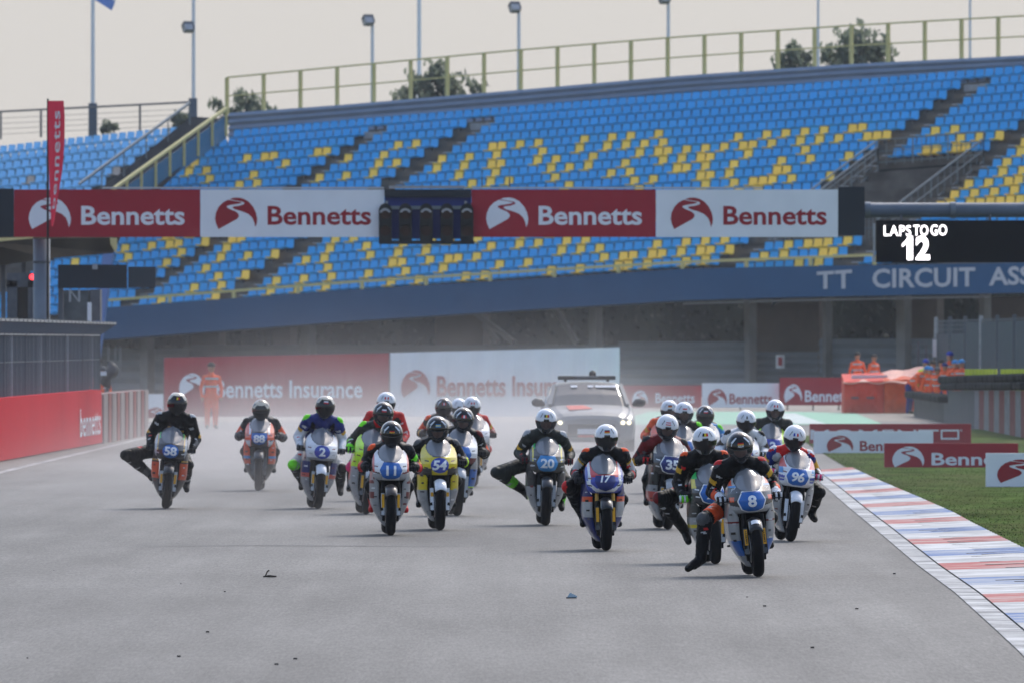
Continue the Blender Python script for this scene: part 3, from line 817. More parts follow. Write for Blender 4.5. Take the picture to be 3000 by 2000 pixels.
for cx in (1129, 1188, 1249, 1309, 1368):
    un = MB(); a, b = P(cx - 19, 714, GD_), P(cx + 19, 612, GD_)
    un.box(((a.x + b.x) / 2, GD_ - .10, (a.z + b.z) / 2), (b.x - a.x, .2, b.z - a.z), m_lamp)
    x = (a.x + b.x) / 2
    un.tube([(x, GD_ - .19, b.z - .02), (x, GD_ - .02, b.z - .02)], .14, m_lamp, 14)
    uo = un.build('signal_housing', gan)
    for zc in (b.z - .12, b.z - .5):
        ln = MB(); ln.tube([(x, GD_ - .21, zc), (x, GD_ - .215, zc)], .115, m_lens, 16); ln.build('lens', uo)
        h = MB()
        h.grid(lambda u, v: (x + .135 * math.cos(math.pi * u), GD_ - .2 - .2 * v, zc + .135 * math.sin(math.pi * u) + .01), 12, 1, m_lamp)
        if zc > b.z - .3:
            h.grid(lambda u, v: (x + (.085 + .05 * v) * math.cos(math.pi * (.12 + .76 * u)), GD_ - .405, zc - .03 + (.085 + .05 * v) * math.sin(math.pi * (.12 + .76 * u)) + .02), 12, 1, m_hood)
        h.build('hood', uo, solid=.008)
ft = MB(); a, b = P(1112, 716, GD_), P(1390, 706, GD_); ft.box(((a.x + b.x) / 2, GD_ - .1, (a.z + b.z) / 2), (b.x - a.x, .18, b.z - a.z), m_lamp); ft.build('lamp_tray', board)

# LED lap board hanging under the beam
led = thing('lap_board', 'black LED board reading LAPS TO GO 12 under the gantry beam', 'scoreboard')
LD = GD_ + .2
a, b = P(2567, 769, LD), P(3110, 646, LD)
mb = MB(); mb.box(((a.x + b.x) / 2, LD + .12, (a.z + b.z) / 2), (b.x - a.x, .24, b.z - a.z), M('led_screen_off', (.008, .009, .012), .8, spec=.1)); scr = mb.build('screen', led)
m_led = M('lit_led_white', (1.0, .93, .95), .5, emit=2.2)
for key, x0, x1, y0, y1 in (('LAPS', 2589.5, 2669, 661, 692), ('TO', 2676, 2719, 660, 691), ('GO', 2726.5, 2774, 659, 690), ('2', 2683, 2724, 692, 762)):
    t = MB(); put_text(t, key, flat(x0, x1, y0, y1, LD, -.006), m_led); t.build('lettering', scr)
t = MB(); f1 = flat(2643, 2674, 692, 762, LD, -.006)
t.poly([f1(x, z) for x, z in ((.0, .66), (.0, .54), (.46, .70), (.46, 0), (1, 0), (1, 1), (.58, 1), (.40, .84))], m_led); t.build('lettering', scr)
for px in (2640, 2900, 3080):
    r = MB(); r.bar(P(px, 646, LD + .3), P(px, 628, LD + .3), .06, .06, m_dsteel); r.build('hanger', led)
r = MB(); r.bar(P(2561, 655, LD), P(2561, 768, LD), .05, .05, m_steel); r.build('side_rail', led)

# ================================================================== LEFT SIDE
def wl(y):   # inner face of the pit-side wall in plan
    return -9.84 + (y - 218.7) * (.78 / 58.3)
m_wred = M('red_wall_banner', srgb(190, 34, 48), .9, spec=.03, noise=.07, nscale=1.2, stretch=(1, .15, .2))
m_wpale = M('dusty_wall_paint', (.30, .26, .245), .95, spec=.03, noise=.25, nscale=2, stretch=(1, .5, .1))
m_wpink = M('faded_red_stripe', srgb(150, 98, 92), .95, spec=.03, noise=.2, nscale=2)
wall = thing('barrier_wall', 'red barrier wall along the left edge of the track', 'wall')
y = 150.0
while y < 258.5:
    y2 = min(258.5, y + 7.0)
    mb = MB()
    mb.add([(wl(y), y, .02), (wl(y2) , y2, .02), (wl(y2) - .02, y2, 1.22), (wl(y) - .02, y, 1.22), (wl(y) - .45, y, .02), (wl(y2) - .45, y2, .02), (wl(y2) - .43, y2, 1.22), (wl(y) - .43, y, 1.22)],
           [(0, 1, 2, 3), (3, 2, 6, 7), (0, 3, 7, 4), (1, 5, 6, 2), (5, 4, 7, 6)], m_wred)
    mb.build('wall_section', wall); y = y2 + .03
t = MB(); pass
put_text(t, 'bennetts', lambda u, v: (wl(248.5 + 9 * u) + .012, 248.5 + 9 * u, .22 + .62 * v), m_brand_white); t.build('lettering', wall)
wall2 = thing('barrier_wall', 'dusty pale and reddish striped wall end beyond the red barrier', 'wall')
y = 258.7; k = 0
while y < 281:
    y2 = y + (2.6 if k % 2 == 0 else 1.5); mt = m_wpale if k % 2 == 0 else m_wpink
    mb = MB(); mb.box(((wl((y + y2) / 2) - .2), (y + y2) / 2, .56), (.42, y2 - y - .02, 1.12), mt); mb.build('wall_section', wall2); y = y2; k += 1
# debris fence on the wall
fen = thing('debris_fence', 'grey debris fence of close vertical wires above the red barrier wall', 'fence')
m_mesh = M('fence_wire', (.13, .15, .17), .6, metal=.3)
wires = MB()
yy = 186.0
while yy < 262:
    x = wl(yy) - .25
    wires.bar((x, yy, 1.15), (x, yy, 2.45), .012, .012, m_mesh); wires.bar((x, yy, 2.45), (x + .35, yy, 2.68), .012, .012, m_mesh)
    yy += .30
for z in (1.9,):
    wires.bar((wl(186) - .25, 186, z), (wl(262) - .25, 262, z), .014, .014, m_mesh)
stuff(wires.build('fence_mesh', fen))
for k in range(51):
    yy = 186 + k * 1.52; x = wl(yy) - .27
    p = MB(); p.bar((x, yy, 0), (x, yy, 2.48), .06 + .05 * ((k * 7) % 5 == 0), .09, (m_steel if (k * 5) % 7 == 2 else m_dsteel)); p.bar((x, yy, 2.46), (x + .42, yy, 2.74), .07, .07, m_dsteel); p.build('fence_post', fen)
for z, xo in ((2.46, -.25), (2.72, .12)):
    p = MB(); p.bar((wl(186) + xo, 186, z), (wl(262) + xo, 262, z), .05, .05, m_steel); p.build('fence_rail', fen)

# timing sign, seen from behind, on its own post
sg = thing('sign_board', 'back of a dark grey sign board beside the gantry pillar', 'sign')
a, b = P(170, 845, 268), P(372, 776, 268)
mb = MB(); mb.box(((a.x + b.x) / 2, 268, (a.z + b.z) / 2), (b.x - a.x, .18, b.z - a.z), m_navy); mb.build('panel', sg)
a, b = P(376, 843, 268), P(456, 782, 268)
mb = MB(); mb.box(((a.x + b.x) / 2, 268, (a.z + b.z) / 2), (b.x - a.x, .14, b.z - a.z), M('dark_slate_panel', (.035, .045, .055), .5)); mb.build('panel', sg)
mb = MB(); x = P(178, 0, 268.3).x; mb.bar((x, 268.3, 0), (x, 268.3, P(0, 800, 268).z), .12, .12, m_dsteel); mb.build('post', sg)
mb = MB(); mb.box(P(278, 782, 267.85), (.12, .1, .12), m_steel); mb.build('bracket', sg)
# canopy roof over the marshals' platform
cn_ = thing('canopy', 'dark brown canopy roof with a pale yellow edge left of the gantry pillar', 'canopy')
m_can = M('canopy_underside', (.042, .036, .028), .95, spec=.0, noise=.3, nscale=.8)
cp = MB()
for pts, mt in (([P(-90, 702, 296), P(330, 697, 302), P(332, 742, 302), P(150, 758, 299), P(-90, 790, 296)], m_can),):
    back = [p + Vector((0, 6, .5)) for p in pts]
    cp.poly(pts, mt); cp.poly(back, mt); n = len(pts)
    for k in range(n): cp.add([pts[k], pts[(k + 1) % n], back[(k + 1) % n], back[k]], [(0, 1, 2, 3)], mt)
cp.build('canopy_roof', cn_)
ed = MB(); m_cream = M('canopy_cream_edge', srgb(214, 196, 140), .6)
ed.poly([P(-90, 700, 295.8), P(96, 695, 295.9), P(96, 699, 295.9), P(-90, 716, 295.8)], m_cream)
ed.poly([P(322, 697, 301.8), P(342, 698, 301.8), P(344, 728, 301.8), P(338, 740, 301.8), P(324, 716, 301.8)], m_cream); ed.build('edge_trim', cn_, solid=.05)
for px in (10, 70):
    r = MB(); r.bar(P(px, 770, 299), (P(px, 770, 299).x, 299, 0), .12, .12, m_dsteel); r.build('post', cn_)
# marshals' booth
bo = thing('booth', 'grey marshal booth with dark windows behind the left fence', 'booth')
a, b = P(20, 960, 286), P(300, 800, 286)
m_booth = M('booth_grey', (.10, .105, .115), .7, noise=.15)
bx = MB(); bz0, bz1 = a.z, b.z
x0, x1 = a.x, P(105, 0, 286).x
bx.box(((x0 + x1) / 2, 287, bz1 - .18), (x1 - x0, 2, .36), m_booth); bx.box((x0 + .13, 287, (bz0 + bz1) / 2 - .2), (.26, 2, bz1 - bz0), m_booth); bx.box((x1 - .1, 287, (bz0 + bz1) / 2 - .2), (.2, 2, bz1 - bz0), m_booth)
bx.box(((x0 + x1) / 2, 287, bz0 / 2), (x1 - x0, 2, bz0), m_booth); bx.build('booth_frame', bo)
w = MB(); w.box(((x0 + x1) / 2, 286.3, (bz0 + bz1) / 2 - .1), (x1 - x0 - .4, .05, bz1 - bz0 - .5), M('dark_window_glass', (.012, .018, .024), .1)); w.build('window', bo)
lamp = thing('signal_lamp', 'lit red signal lamp on the booth beside the gantry pillar', 'lamp', P(95, 812, 285.7))
mb = MB(); mb.tube([(0, 0, 0), (0, .12, 0)], .09, m_lamp, 12); mb.build('housing', lamp)
mb = MB(); mb.tube([(0, -.02, 0), (0, .0, 0)], .075, M('lit_red_lens', (1, .03, .04), .4, emit=2.5), 12); mb.build('lens', lamp)
# clutter of frames on the platform right of the pillar
cb = thing('equipment_frame', 'grey equipment cabinets and frames on the platform right of the pillar', 'equipment')
for x0, x1, yt, yb in ((172, 258, 850, 945), (262, 292, 848, 940)):
    a, b = P(x0, yb, 284), P(x1, yt, 284); mb = MB(); mb.box(((a.x + b.x) / 2, 285, (a.z + b.z) / 2), (b.x - a.x, 1.2, b.z - a.z), M('cabinet_grey', (.07, .08, .085), .6, noise=.4, nscale=3) if x0 < 200 else m_booth); mb.build('cabinet', cb)
for pts in (((205, 885), (205, 850)), ((205, 850), (232, 885)), ((232, 885), (232, 850))):
    mb = MB(); mb.bar(P(*pts[0], 283.6), P(*pts[1], 283.6), .05, .03, m_steel); mb.build('frame_bar', cb)
mb = MB(); mb.bar(P(262, 945, 283.5), P(262, 886, 283.5), .1, .1, m_white); mb.build('white_post', cb)
mb = MB(); a = P(215, 945, 285); mb.box((a.x, 285, a.z / 2), (1.2, 1.0, a.z), m_booth); mb.build('plinth', cb)

# feather flag
ff = thing('feather_flag', 'tall narrow red feather flag with white vertical lettering left of the gantry', 'flag', (P(140, 0, 250).x, 250, 0))
zb, zt_ = P(0, 690, 250).z, P(0, 290, 250).z
mb = MB(); mb.tube([(0, 0, 0), (0, 0, zt_)], [.035, .02], m_black, 8); mb.build('pole', ff)
LF = [(296, 4, 50), (340, 3, 53), (420, 4, 52), (500, 7, 46), (560, 9, 36), (610, 12, 28), (650, 12, 22), (664, 14, 18)]
def ffp(u, v):
    py = 296 + v * 368; x0 = np.interp(py, [l[0] for l in LF], [l[1] for l in LF]); x1 = np.interp(py, [l[0] for l in LF], [l[2] for l in LF])
    return (((x0 + (x1 - x0) * u) - 3) * 250 / F, -.03 + .05 * math.sin(u * 5 + v * 9) * u, P(0, py, 250).z)
mb = MB(); mb.grid(ffp, 10, 40, M('feather_flag_red', srgb(236, 62, 84), .7)); flag_o = mb.build('flag_cloth', ff, smooth=True)
t = MB()
def ftx(u, v):
    # letters run down the cloth
    p = ffp(.74 - .44 * v, .86 - .78 * u)
    return (p[0], p[1] - .02, p[2])
put_text(t, 'bennetts', lambda u, v: ftx(u, v), M('flag_white_ink', (.72, .70, .72), .6)); t.build('lettering', flag_o)

# ================================================================== FAR BANNERS AND LOW BOARDS
BD = 352.0
def bigbanner(x0, x1, yt0, yt1, yb, red, label, ex, tx, ty):
    o = thing('banner', label, 'banner')
    m = m_banner_red if red else m_banner_white
    ink = m_brand_white if red else m_brand_red
    n = max(1, round((x1 - x0) / 75))
    mb = MB()
    def bf(u, v):
        px = x0 + (x1 - x0) * u; top = yt0 + (yt1 - yt0) * u
        q = P(px, yb + (top - yb) * v, BD); q.y += .05 * math.sin(u * n * math.pi * 2) * math.sin(v * 3) ; return q
    mb.grid(bf, n * 6, 6, m); c = mb.build('banner_cloth', o, solid=.03)
    e = MB(); put_emblem(e, flat(*ex, BD, -.12), ink); e.build('emblem', c)
    t = MB(); put_text(t, 'Bennetts Insurance', flat(*tx, *ty, BD, -.12), ink); t.build('lettering', c)
    for k in range(n + 1):
        px = x0 + (x1 - x0) * k / n; top = yt0 + (yt1 - yt0) * k / n; q = P(px, top, BD + .12)
        p = MB(); p.bar((q.x, q.y, 0), (q.x, q.y, q.z), .06, .06, m_dsteel); p.build('post', o)
bigbanner(481, 1139, 1047, 1034, 1219, True, 'large red cloth banner with white lettering below the stand', (525, 600, 1092, 1160), (632, 1062), (1112, 1165))
bigbanner(1143, 1815, 1033, 1017, 1219, False, 'large white cloth banner with red lettering below the stand', (1175, 1260, 1083, 1163), (1280, 1720), (1100, 1160))
bb = thing('advertising_board', 'small white board standing left of the large red banner', 'board')
panel('board_panel', 402, 478, 1153, 1217, 345, m_banner_white, bb)
e = MB(); put_emblem(e, flat(425, 485, 1192, 1232, 345, -.01), m_brand_red); e.build('emblem', bb)

def lowboard(x0, x1, py0, py1, red, label, em, tx, key='Bennetts', D=None, group='low advertising boards along the right'):
    D = D or GD(py1)
    o = thing('advertising_board', label, 'board', group=group)
    c = banner(x0, x1, py0, py1, D, red, o, *(em or (None,) * 4), *(tx or (None,) * 4), key=key if tx else None, dep=.18, name='board_panel')
    for f in (.12, .5, .88):
        q = P(x0 + (x1 - x0) * f, py1, D); b = MB(); b.bar((q.x, q.y + .2, q.z + .3), (q.x, q.y + .55, 0), .05, .05, m_dsteel); b.build('brace', o)
    return o, c, D
# far row under the stand
lowboard(1822, 2055, 1128, 1194, True, 'far red board in the row, partly behind the safety car', (1852, 1898, 1142, 1186), (1920, 2035, 1150, 1180), D=385)
lowboard(2057, 2282, 1121, 1193, False, 'far white board with a red emblem between two red boards', (2073, 2130, 1138, 1188), (2137, 2262, 1152, 1182), D=384.6)
lowboard(2284, 2482, 1105, 1186, True, 'far red board just left of the orange air fence', (2297, 2350, 1124, 1178), (2358, 2500, 1142, 1176), D=384.2)
# staggered boards on the grass
o, c, D = lowboard(2372, 2845, 1240, 1312, True, 'red board with block letters behind the other boards on the grass', None, None, D=258)
t = MB(); put_text(t, 'MOMEN', flat(2374, 2684, 1257, 1287, D, -.01), m_brand_white)
def boxring(cx0, cx1, cy0, cy1, w):
    for (a, b, cc, d) in ((cx0, cx1, cy0, cy0 + w), (cx0, cx1, cy1 - w, cy1), (cx0, cx0 + w, cy0 + w, cy1 - w), (cx1 - w, cx1, cy0 + w, cy1 - w)):
        f = flat(a, b, cc, d, D, -.01); t.add([f(0, 0), f(1, 0), f(1, 1), f(0, 1)], [(0, 1, 2, 3)], m_brand_white)
boxring(2756, 2810, 1257, 1286, 5)
for (a, b, cc, d) in ((2690, 2750, 1257, 1262), (2715, 2723, 1262, 1298)):
    f = flat(a, b, cc, d, D, -.01); t.add([f(0, 0), f(1, 0), f(1, 1), f(0, 1)], [(0, 1, 2, 3)], m_brand_white)
f = flat(2814, 2820, 1256, 1262, D, -.01); put_text(t, 'R', f, m_brand_white)
t.build('lettering', c)
o, c, D = lowboard(2384, 2734, 1262, 1332, False, 'white board with a red emblem left of the staggered red board', (2422, 2500, 1274, 1322), (2519, 2680, 1290, 1320), D=236)
# torn top edge of the white board
o, c, D = lowboard(2591, 2983, 1297, 1368, True, 'red board with white emblem, nearest red board on the grass', (2614, 2708, 1306, 1367), (2729, 2995, 1325, 1362), D=209)
o, c, D = lowboard(2889, 3260, 1326, 1425, False, 'white board with a large red emblem at the right edge, nearest board', (2921, 3050, 1344, 1413), (3075, 3245, 1362, 1400), D=181)

# ================================================================== RIGHT SIDE: air fence, tyre wall, concrete wall, debris fence
af = thing('air_fence', 'red and orange crash barrier block with pale cover beside the marshals', 'barrier')
AD = 367.0
def afseg(x0, x1, yt0, yt1, mat, dep, shift):
    mb = MB(); a, b = P(x0, 1000, AD).x, P(x1, 1000, AD).x; n = 10
    def fr(u, v):
        x = a + (b - a) * u; z1 = P(0, yt0 + (yt1 - yt0) * u, AD).z
        z = max(0.01, z1 * v); bulge = .16 * math.sin(math.pi * min(1, max(0, v))) * math.sin(math.pi * u) ** .4 + .02 * math.sin(u * 23 + v * 11)
        return (x, AD + shift * u - bulge, z)
    mb.grid(fr, 12, 10, mat)
    mb.grid(lambda u, v: (fr(u, 1)[0], AD + shift * u + dep * v, fr(u, 1)[2] + .25 * v), 12, 3, mat)
    for e in (0, 1): mb.grid(lambda u, v: (fr(e, 0)[0], AD + shift * e + dep * u, fr(e, v)[2] + .25 * u * v), 3, 8, mat)
    return mb.build('cushion', af, smooth=False)
afseg(2473, 2589, 1118, 1114, M('red_orange_vinyl', srgb(214, 62, 42), .7, noise=.12, nscale=2, bump=.3, bscale=3), 3, .0)
afseg(2591, 2700, 1114, 1108, M('orange_vinyl', srgb(222, 88, 36), .7, noise=.15, nscale=2, bump=.3, bscale=3), 3, .6)
cv = MB()
cv.grid(lambda u, v: P(2470 + 245 * u, 1120 - (16 + 30 * u) * v + 3 * math.sin(u * 19) , AD - .1 + 3.2 * v), 14, 5, M('pale_pink_tarpaulin', srgb(226, 170, 152), .7, noise=.12, nscale=3, bump=.5, bscale=4)); cv.build('cover', af, solid=.03)
cv = MB(); f = flat(2495, 2600, 1098, 1110, AD + 1.2); cv.add([f(0, 0), f(1, 0), f(1, 1), f(0, 1)], [(0, 1, 2, 3)], m_white); cv.build('white_strip', af, solid=.03)
for px in (2505, 2550):
    q = P(px, 1164, AD - .17); s = MB(); s.tube([(q.x - .12, q.y, q.z), (q.x + .12, q.y, q.z)], .03, m_dsteel, 6); s.build('handle', af)

# weathered concrete wall receding towards the camera on the right
cw = thing('concrete_wall', 'weathered grey concrete wall with black tyres on top, right of the air fence', 'wall')
WA, WB = Vector((P(2715, 0, 352).x, 352, 0)), Vector((P(3075, 0, 268).x, 268, 0))
m_stripe = M('faded_red_wall_paint', srgb(124, 70, 66), .9, noise=.3, nscale=3)
m_wstr = M('faded_white_wall_paint', (.22, .22, .22), .9, noise=.3, nscale=3)
N = 26
dw = (WB - WA).normalized(); nw = Vector((-dw.y, dw.x, 0))
if nw.y > 0: nw = -nw
for k in range(N):
    a, b = WA.lerp(WB, k / N), WA.lerp(WB, (k + .985) / N)
    h = .57 if k < 9 else .80 + .36 * k / N
    mt = m_conc if k < 15 else (m_wstr if k % 2 else m_stripe)
    if 8 <= k < 15: mt = M('pale_concrete', (.115, .12, .12), .9, noise=.3, nscale=2, dirt=(.12, .12, .11), dscale=2, damt=.6, stretch=(3, 3, .4))
    mb = MB(); up = Vector((0, 0, h)); bk_ = -nw * .4
    mb.add([a, b, b + up, a + up, a + bk_, b + bk_, b + bk_ + up, a + bk_ + up], [(0, 1, 2, 3), (7, 6, 5, 4), (0, 4, 5, 1), (1, 5, 6, 2), (2, 6, 7, 3), (3, 7, 4, 0)], mt)
    mb.build('wall_block', cw)
ty = MB()
for i in range(12):
    a0, a1 = 2 * math.pi * i / 12, 2 * math.pi * (i + 1) / 12
    for (r0, z0, r1, z1) in ((.30, -.1, .33, -.05), (.33, -.05, .33, .05), (.33, .05, .30, .1), (.30, .1, .18, .1), (.18, -.1, .30, -.1), (.18, .1, .18, -.1)):
        ty.add([(r0 * math.cos(a0), r0 * math.sin(a0), z0), (r0 * math.cos(a1), r0 * math.sin(a1), z0), (r1 * math.cos(a1), r1 * math.sin(a1), z1), (r1 * math.cos(a0), r1 * math.sin(a0), z1)], [(0, 1, 2, 3)], m_rubber)
me_ty = ty.mesh('stacked_tyre', True)
k = 0
tb_ = thing('tyre_barrier', 'row of black tyres along the top of the weathered concrete wall', 'tyre barrier')
for k in range(60):
    q = WA.lerp(WB, (k + .3) / 60) - nw * .35
    low = k * 26 / 60 < 9
    for l in range(1 if low else 2):
        o = bpy.data.objects.new('tyre', me_ty); COL.objects.link(o); o.parent = tb_
        o.location = (q.x + random.uniform(-.04, .04), q.y, (.57 if low else .80 + .36 * k / 60) + .11 + l * .2)

yc = thing('crash_cushion', 'yellow green ribbed crash cushion behind the tyre row on the right', 'cushion')
m_ycu = M('yellow_green_vinyl', srgb(176, 184, 44), .6, noise=.12, nscale=4)
for k in range(26):
    a = P(2832 + k * 10.5, 1118, 325 - k * 1.4); b = P(2832 + k * 10.5, 1080, 325 - k * 1.4)
    if k == 9: continue
    mb = MB(); mb.tube([a - Vector((0, 0, .5)), b], .056, m_ycu, 8); mb.build('rib', yc, smooth=True)
mb = MB(); mb.bar((P(2832, 0, 327).x, 327.5, .5), (P(3090, 0, 290).x, 290.5, .5), .3, 1.0, m_conc); mb.build('footing', yc)
df = thing('debris_fence', 'tall grey debris fence behind the marshals on the right', 'fence')
FA, FB = P(2742, 0, 372), P(3080, 0, 318); FA.z = FB.z = 0
n = 90
w = MB()
for k in range(n + 1):
    q = FA.lerp(FB, k / n); w.bar((q.x, q.y, .8), (q.x, q.y, 3.0), .02, .02, m_mesh)
for z in [1.0 + .14 * i for i in range(15)]:
    w.bar((FA.x, FA.y, z), (FB.x, FB.y, z), .014, .014, m_mesh)
stuff(w.build('fence_mesh', df))
m_sheet = M('grey_fence_sheet', srgb(58, 70, 78), .8, noise=.12, nscale=1.5, alpha=1)
for k in range(7):
    a, b = FA.lerp(FB, k / 7 + .01), FA.lerp(FB, (k + 1) / 7 - .004)
    s = MB(); off = Vector((0, .06, 0)); z0, z1 = .7, (2.55 if k < 2 else 2.9)
    s.add([a + off + Vector((0, 0, z0)), b + off + Vector((0, 0, z0)), b + off + Vector((0, 0, z1)), a + off + Vector((0, 0, z1))], [(0, 1, 2, 3)], m_sheet); s.build('fence_sheet', df, solid=.02)
for k in range(8):
    q = FA.lerp(FB, k / 7); p = MB(); p.bar((q.x, q.y, 0), (q.x, q.y, 3.1), .12, .12, m_dsteel if k % 3 else m_steel); p.build('fence_post', df)
for px, yt, yb, mt in ((2690, 1000, 1100, m_dsteel), (2738, 995, 1045, m_white), (2713, 1010, 1100, m_dsteel)):
    q = P(px, yb, 371); p = MB(); p.bar((q.x, q.y, 0), P(px, yt, 371), .09, .09, m_dsteel); p.build('side_post', df)
    if mt is m_white:
        p = MB(); p.bar(P(px, yb, 370.9), P(px, yt, 370.9), .13, .12, m_white); p.build('white_marker', df)
# ================================================================== MOTORCYCLES AND RIDERS
def tabf(*p):
    xs = [a[0] for a in p]; ys_ = [a[1] for a in p]
    return lambda x: float(np.interp(x, xs, ys_))
CW = tabf((.655,.150),(.69,.190),(.75,.212),(.83,.216),(.91,.212),(.965,.194),(1.01,.155))
SW = tabf((.872,.070),(.888,.100),(.92,.128),(.975,.142),(1.02,.132),(1.06,.100),(1.087,.058),(1.10,.015))
YC = tabf((.655,.04),(.69,-.02),(.73,-.045),(.785,-.05),(.855,.0),(.91,.09),(.97,.19),(1.03,.28),(1.10,.40))
def yfront(x, z): return YC(z) + 5.0 * x * x
def onc(x, z, off=.004): return (x, yfront(x, z) - off, z)
XI = tabf((.10,.03),(.2,.08),(.30,.115),(.45,.135),(.62,.140),(.66,.17),(.73,.206),(.91,.206),(.97,.17))
YI = tabf((.10,.45),(.2,.38),(.30,.33),(.45,.24),(.62,.15),(.66,.14),(.73,.17),(.90,.29),(.97,.37))
WO = tabf((.10,.05),(.17,.115),(.25,.165),(.35,.212),(.45,.236),(.62,.240),(.75,.226),(.90,.214),(.97,.178))
YO = tabf((.10,.95),(.2,.95),(.3,.9),(.45,.85),(.6,.8),(.75,.7),(.9,.62),(.97,.55))

CO = dict(black=(.0042, .0042, .005), grey=(.09, .092, .095), dgrey=(.026, .027, .030), silver=(.34, .35, .36), white=(.72, .73, .75),
          red=srgb(196, 36, 36), orange=srgb(226, 84, 36), yellow=srgb(222, 200, 36), fluo=srgb(190, 240, 30), fgreen=srgb(120, 230, 40),
          blue=srgb(28, 100, 180), navy=srgb(30, 44, 112), royal=srgb(44, 66, 164), sky=srgb(60, 140, 200), gold=srgb(206, 160, 50), green=srgb(40, 190, 90),
          dred=srgb(110, 22, 26), olive=(.028, .032, .028), pink=srgb(226, 60, 120), lgrey=(.45, .46, .47), brown=(.06, .045, .035), palered=srgb(206, 84, 74), cream=srgb(206, 196, 176))
def paint(c): return M('fairing_' + c, CO[c], .32, coat=.5, noise=.06, nscale=9, dirt=(.10, .095, .09), dscale=7, damt=.28)
def leather(c): return M('leather_' + c, CO[c], .52, spec=.14, noise=.22, nscale=12, bump=.8, bscale=20)
def plastic(c): return M('shell_' + c, CO[c], .16, coat=.6, noise=.03, nscale=10)
m_screen = M('smoked_screen', (.30, .31, .33), .10, alpha=.64, coat=.8)  # pale grey base colour carries the sky's reflection in the screen
m_tyre = M('slick_tyre', (.005, .005, .0055), .8, spec=.10, noise=.25, nscale=25, bump=.1, bscale=60)
m_alloy = M('wheel_alloy', (.03, .03, .033), .4, metal=.6)
m_disc = M('brake_disc_steel', (.35, .35, .36), .3, metal=.9)
m_eng = M('engine_dark', (.005, .005, .0055), .6, spec=.12, noise=.3, nscale=14)
m_gold = M('fork_gold', srgb(170, 130, 60), .35, metal=.7)
m_stick = M('orange_yellow_sticker', srgb(222, 160, 30), .5)
m_numw = M('number_white', (.78, .79, .80), .45)

def wheel(name, c, r, w, root, par):
    o = MB(); n, m = 40, 9
    prof = []
    for k in range(m + 1):
        a = -1.25 + 2.5 * k / m
        prof.append((w * .5 * math.sin(a) / math.sin(1.25), r - w * .55 * (1 - math.cos(a))))
    prof = [(-w * .36, r * .74)] + prof + [(w * .36, r * .74)]
    o.grid(lambda u, v: (c[0] + np.interp(v * (len(prof) - 1), range(len(prof)), [p[0] for p in prof]),
                         c[1] + np.interp(v * (len(prof) - 1), range(len(prof)), [p[1] for p in prof]) * math.sin(u * 2 * math.pi),
                         c[2] + np.interp(v * (len(prof) - 1), range(len(prof)), [p[1] for p in prof]) * math.cos(u * 2 * math.pi)), n, len(prof) - 1, m_tyre)
    wo_ = bpy.data.objects.new(name, None); COL.objects.link(wo_); wo_.parent = par
    o.build('tyre', wo_, smooth=True)
    rm = MB()
    rm.grid(lambda u, v: (c[0] + (v - .5) * w * .78, c[1] + r * .74 * math.sin(u * 6.2832), c[2] + r * .74 * math.cos(u * 6.2832)), 32, 1, m_alloy)
    for k in range(5):
        a = 2 * math.pi * k / 5; d = Vector((0, math.sin(a), math.cos(a))); rm.bar(Vector(c), Vector(c) + d * r * .73, .03, .05, m_alloy, up=(1, 0, 0))
    rm.tube([(c[0] - .04, c[1], c[2]), (c[0] + .04, c[1], c[2])], .035, m_alloy, 12); rm.build('rim', wo_)
    ds = MB()
    for s in (-1, 1):
        ds.grid(lambda u, v: (c[0] + s * .062, c[1] + (.08 + .06 * v) * math.sin(u * 6.2832), c[2] + (.08 + .06 * v) * math.cos(u * 6.2832)), 24, 1, m_disc)
    ds.build('brake_disc', wo_, solid=.005)
    return wo_

def plate_shape(kind):
    if kind == 'hex': return [(-.088,.868),(.088,.868),(.136,.775),(.10,.688),(.045,.669),(-.045,.669),(-.10,.688),(-.136,.775)]
    if kind == 'oval': return [(.108 * math.cos(a) , .768 + .094 * math.sin(a)) for a in [2 * math.pi * k / 20 for k in range(20)]]
    if kind == 'shield': return [(-.11,.855),(.11,.855),(.118,.78),(.075,.70),(0,.675),(-.075,.70),(-.118,.78)]
    return None
def inside(poly, x, z):
    r = False; n = len(poly); j = n - 1
    for i in range(n):
        xi, zi = poly[i]; xj, zj = poly[j]
        if (zi > z) != (zj > z) and x < (xj - xi) * (z - zi) / (zj - zi) + xi: r = not r
        j = i
    return r
def surf_poly(mb, poly, off, mat, n=44):
    x0, x1 = min(p[0] for p in poly), max(p[0] for p in poly); z0, z1 = min(p[1] for p in poly), max(p[1] for p in poly)
    # fan of rows: clip the outline row by row so that edges stay clean
    vs, fs = [], []
    def span(z):
        xs = []
        for i in range(len(poly)):
            (xa, za), (xb, zb) = poly[i], poly[(i + 1) % len(poly)]
            if (za <= z < zb) or (zb <= z < za): xs.append(xa + (xb - xa) * (z - za) / (zb - za))
        return (min(xs), max(xs)) if xs else None
    rows = []; R_ = 16; C_ = 10
    for k in range(R_ + 1):
        z = z0 + (z1 - z0) * (.002 + .996 * k / R_); s = span(z)
        if s is None: continue
        rows.append([onc(s[0] + (s[1] - s[0]) * q / C_, z, off) for q in range(C_ + 1)])
    for r in rows: vs += r
    for a in range(len(rows) - 1):
        for q in range(C_):
            i = a * (C_ + 1) + q; fs.append((i, i + 1, i + C_ + 2, i + C_ + 1))
    mb.add(vs, fs, mat)

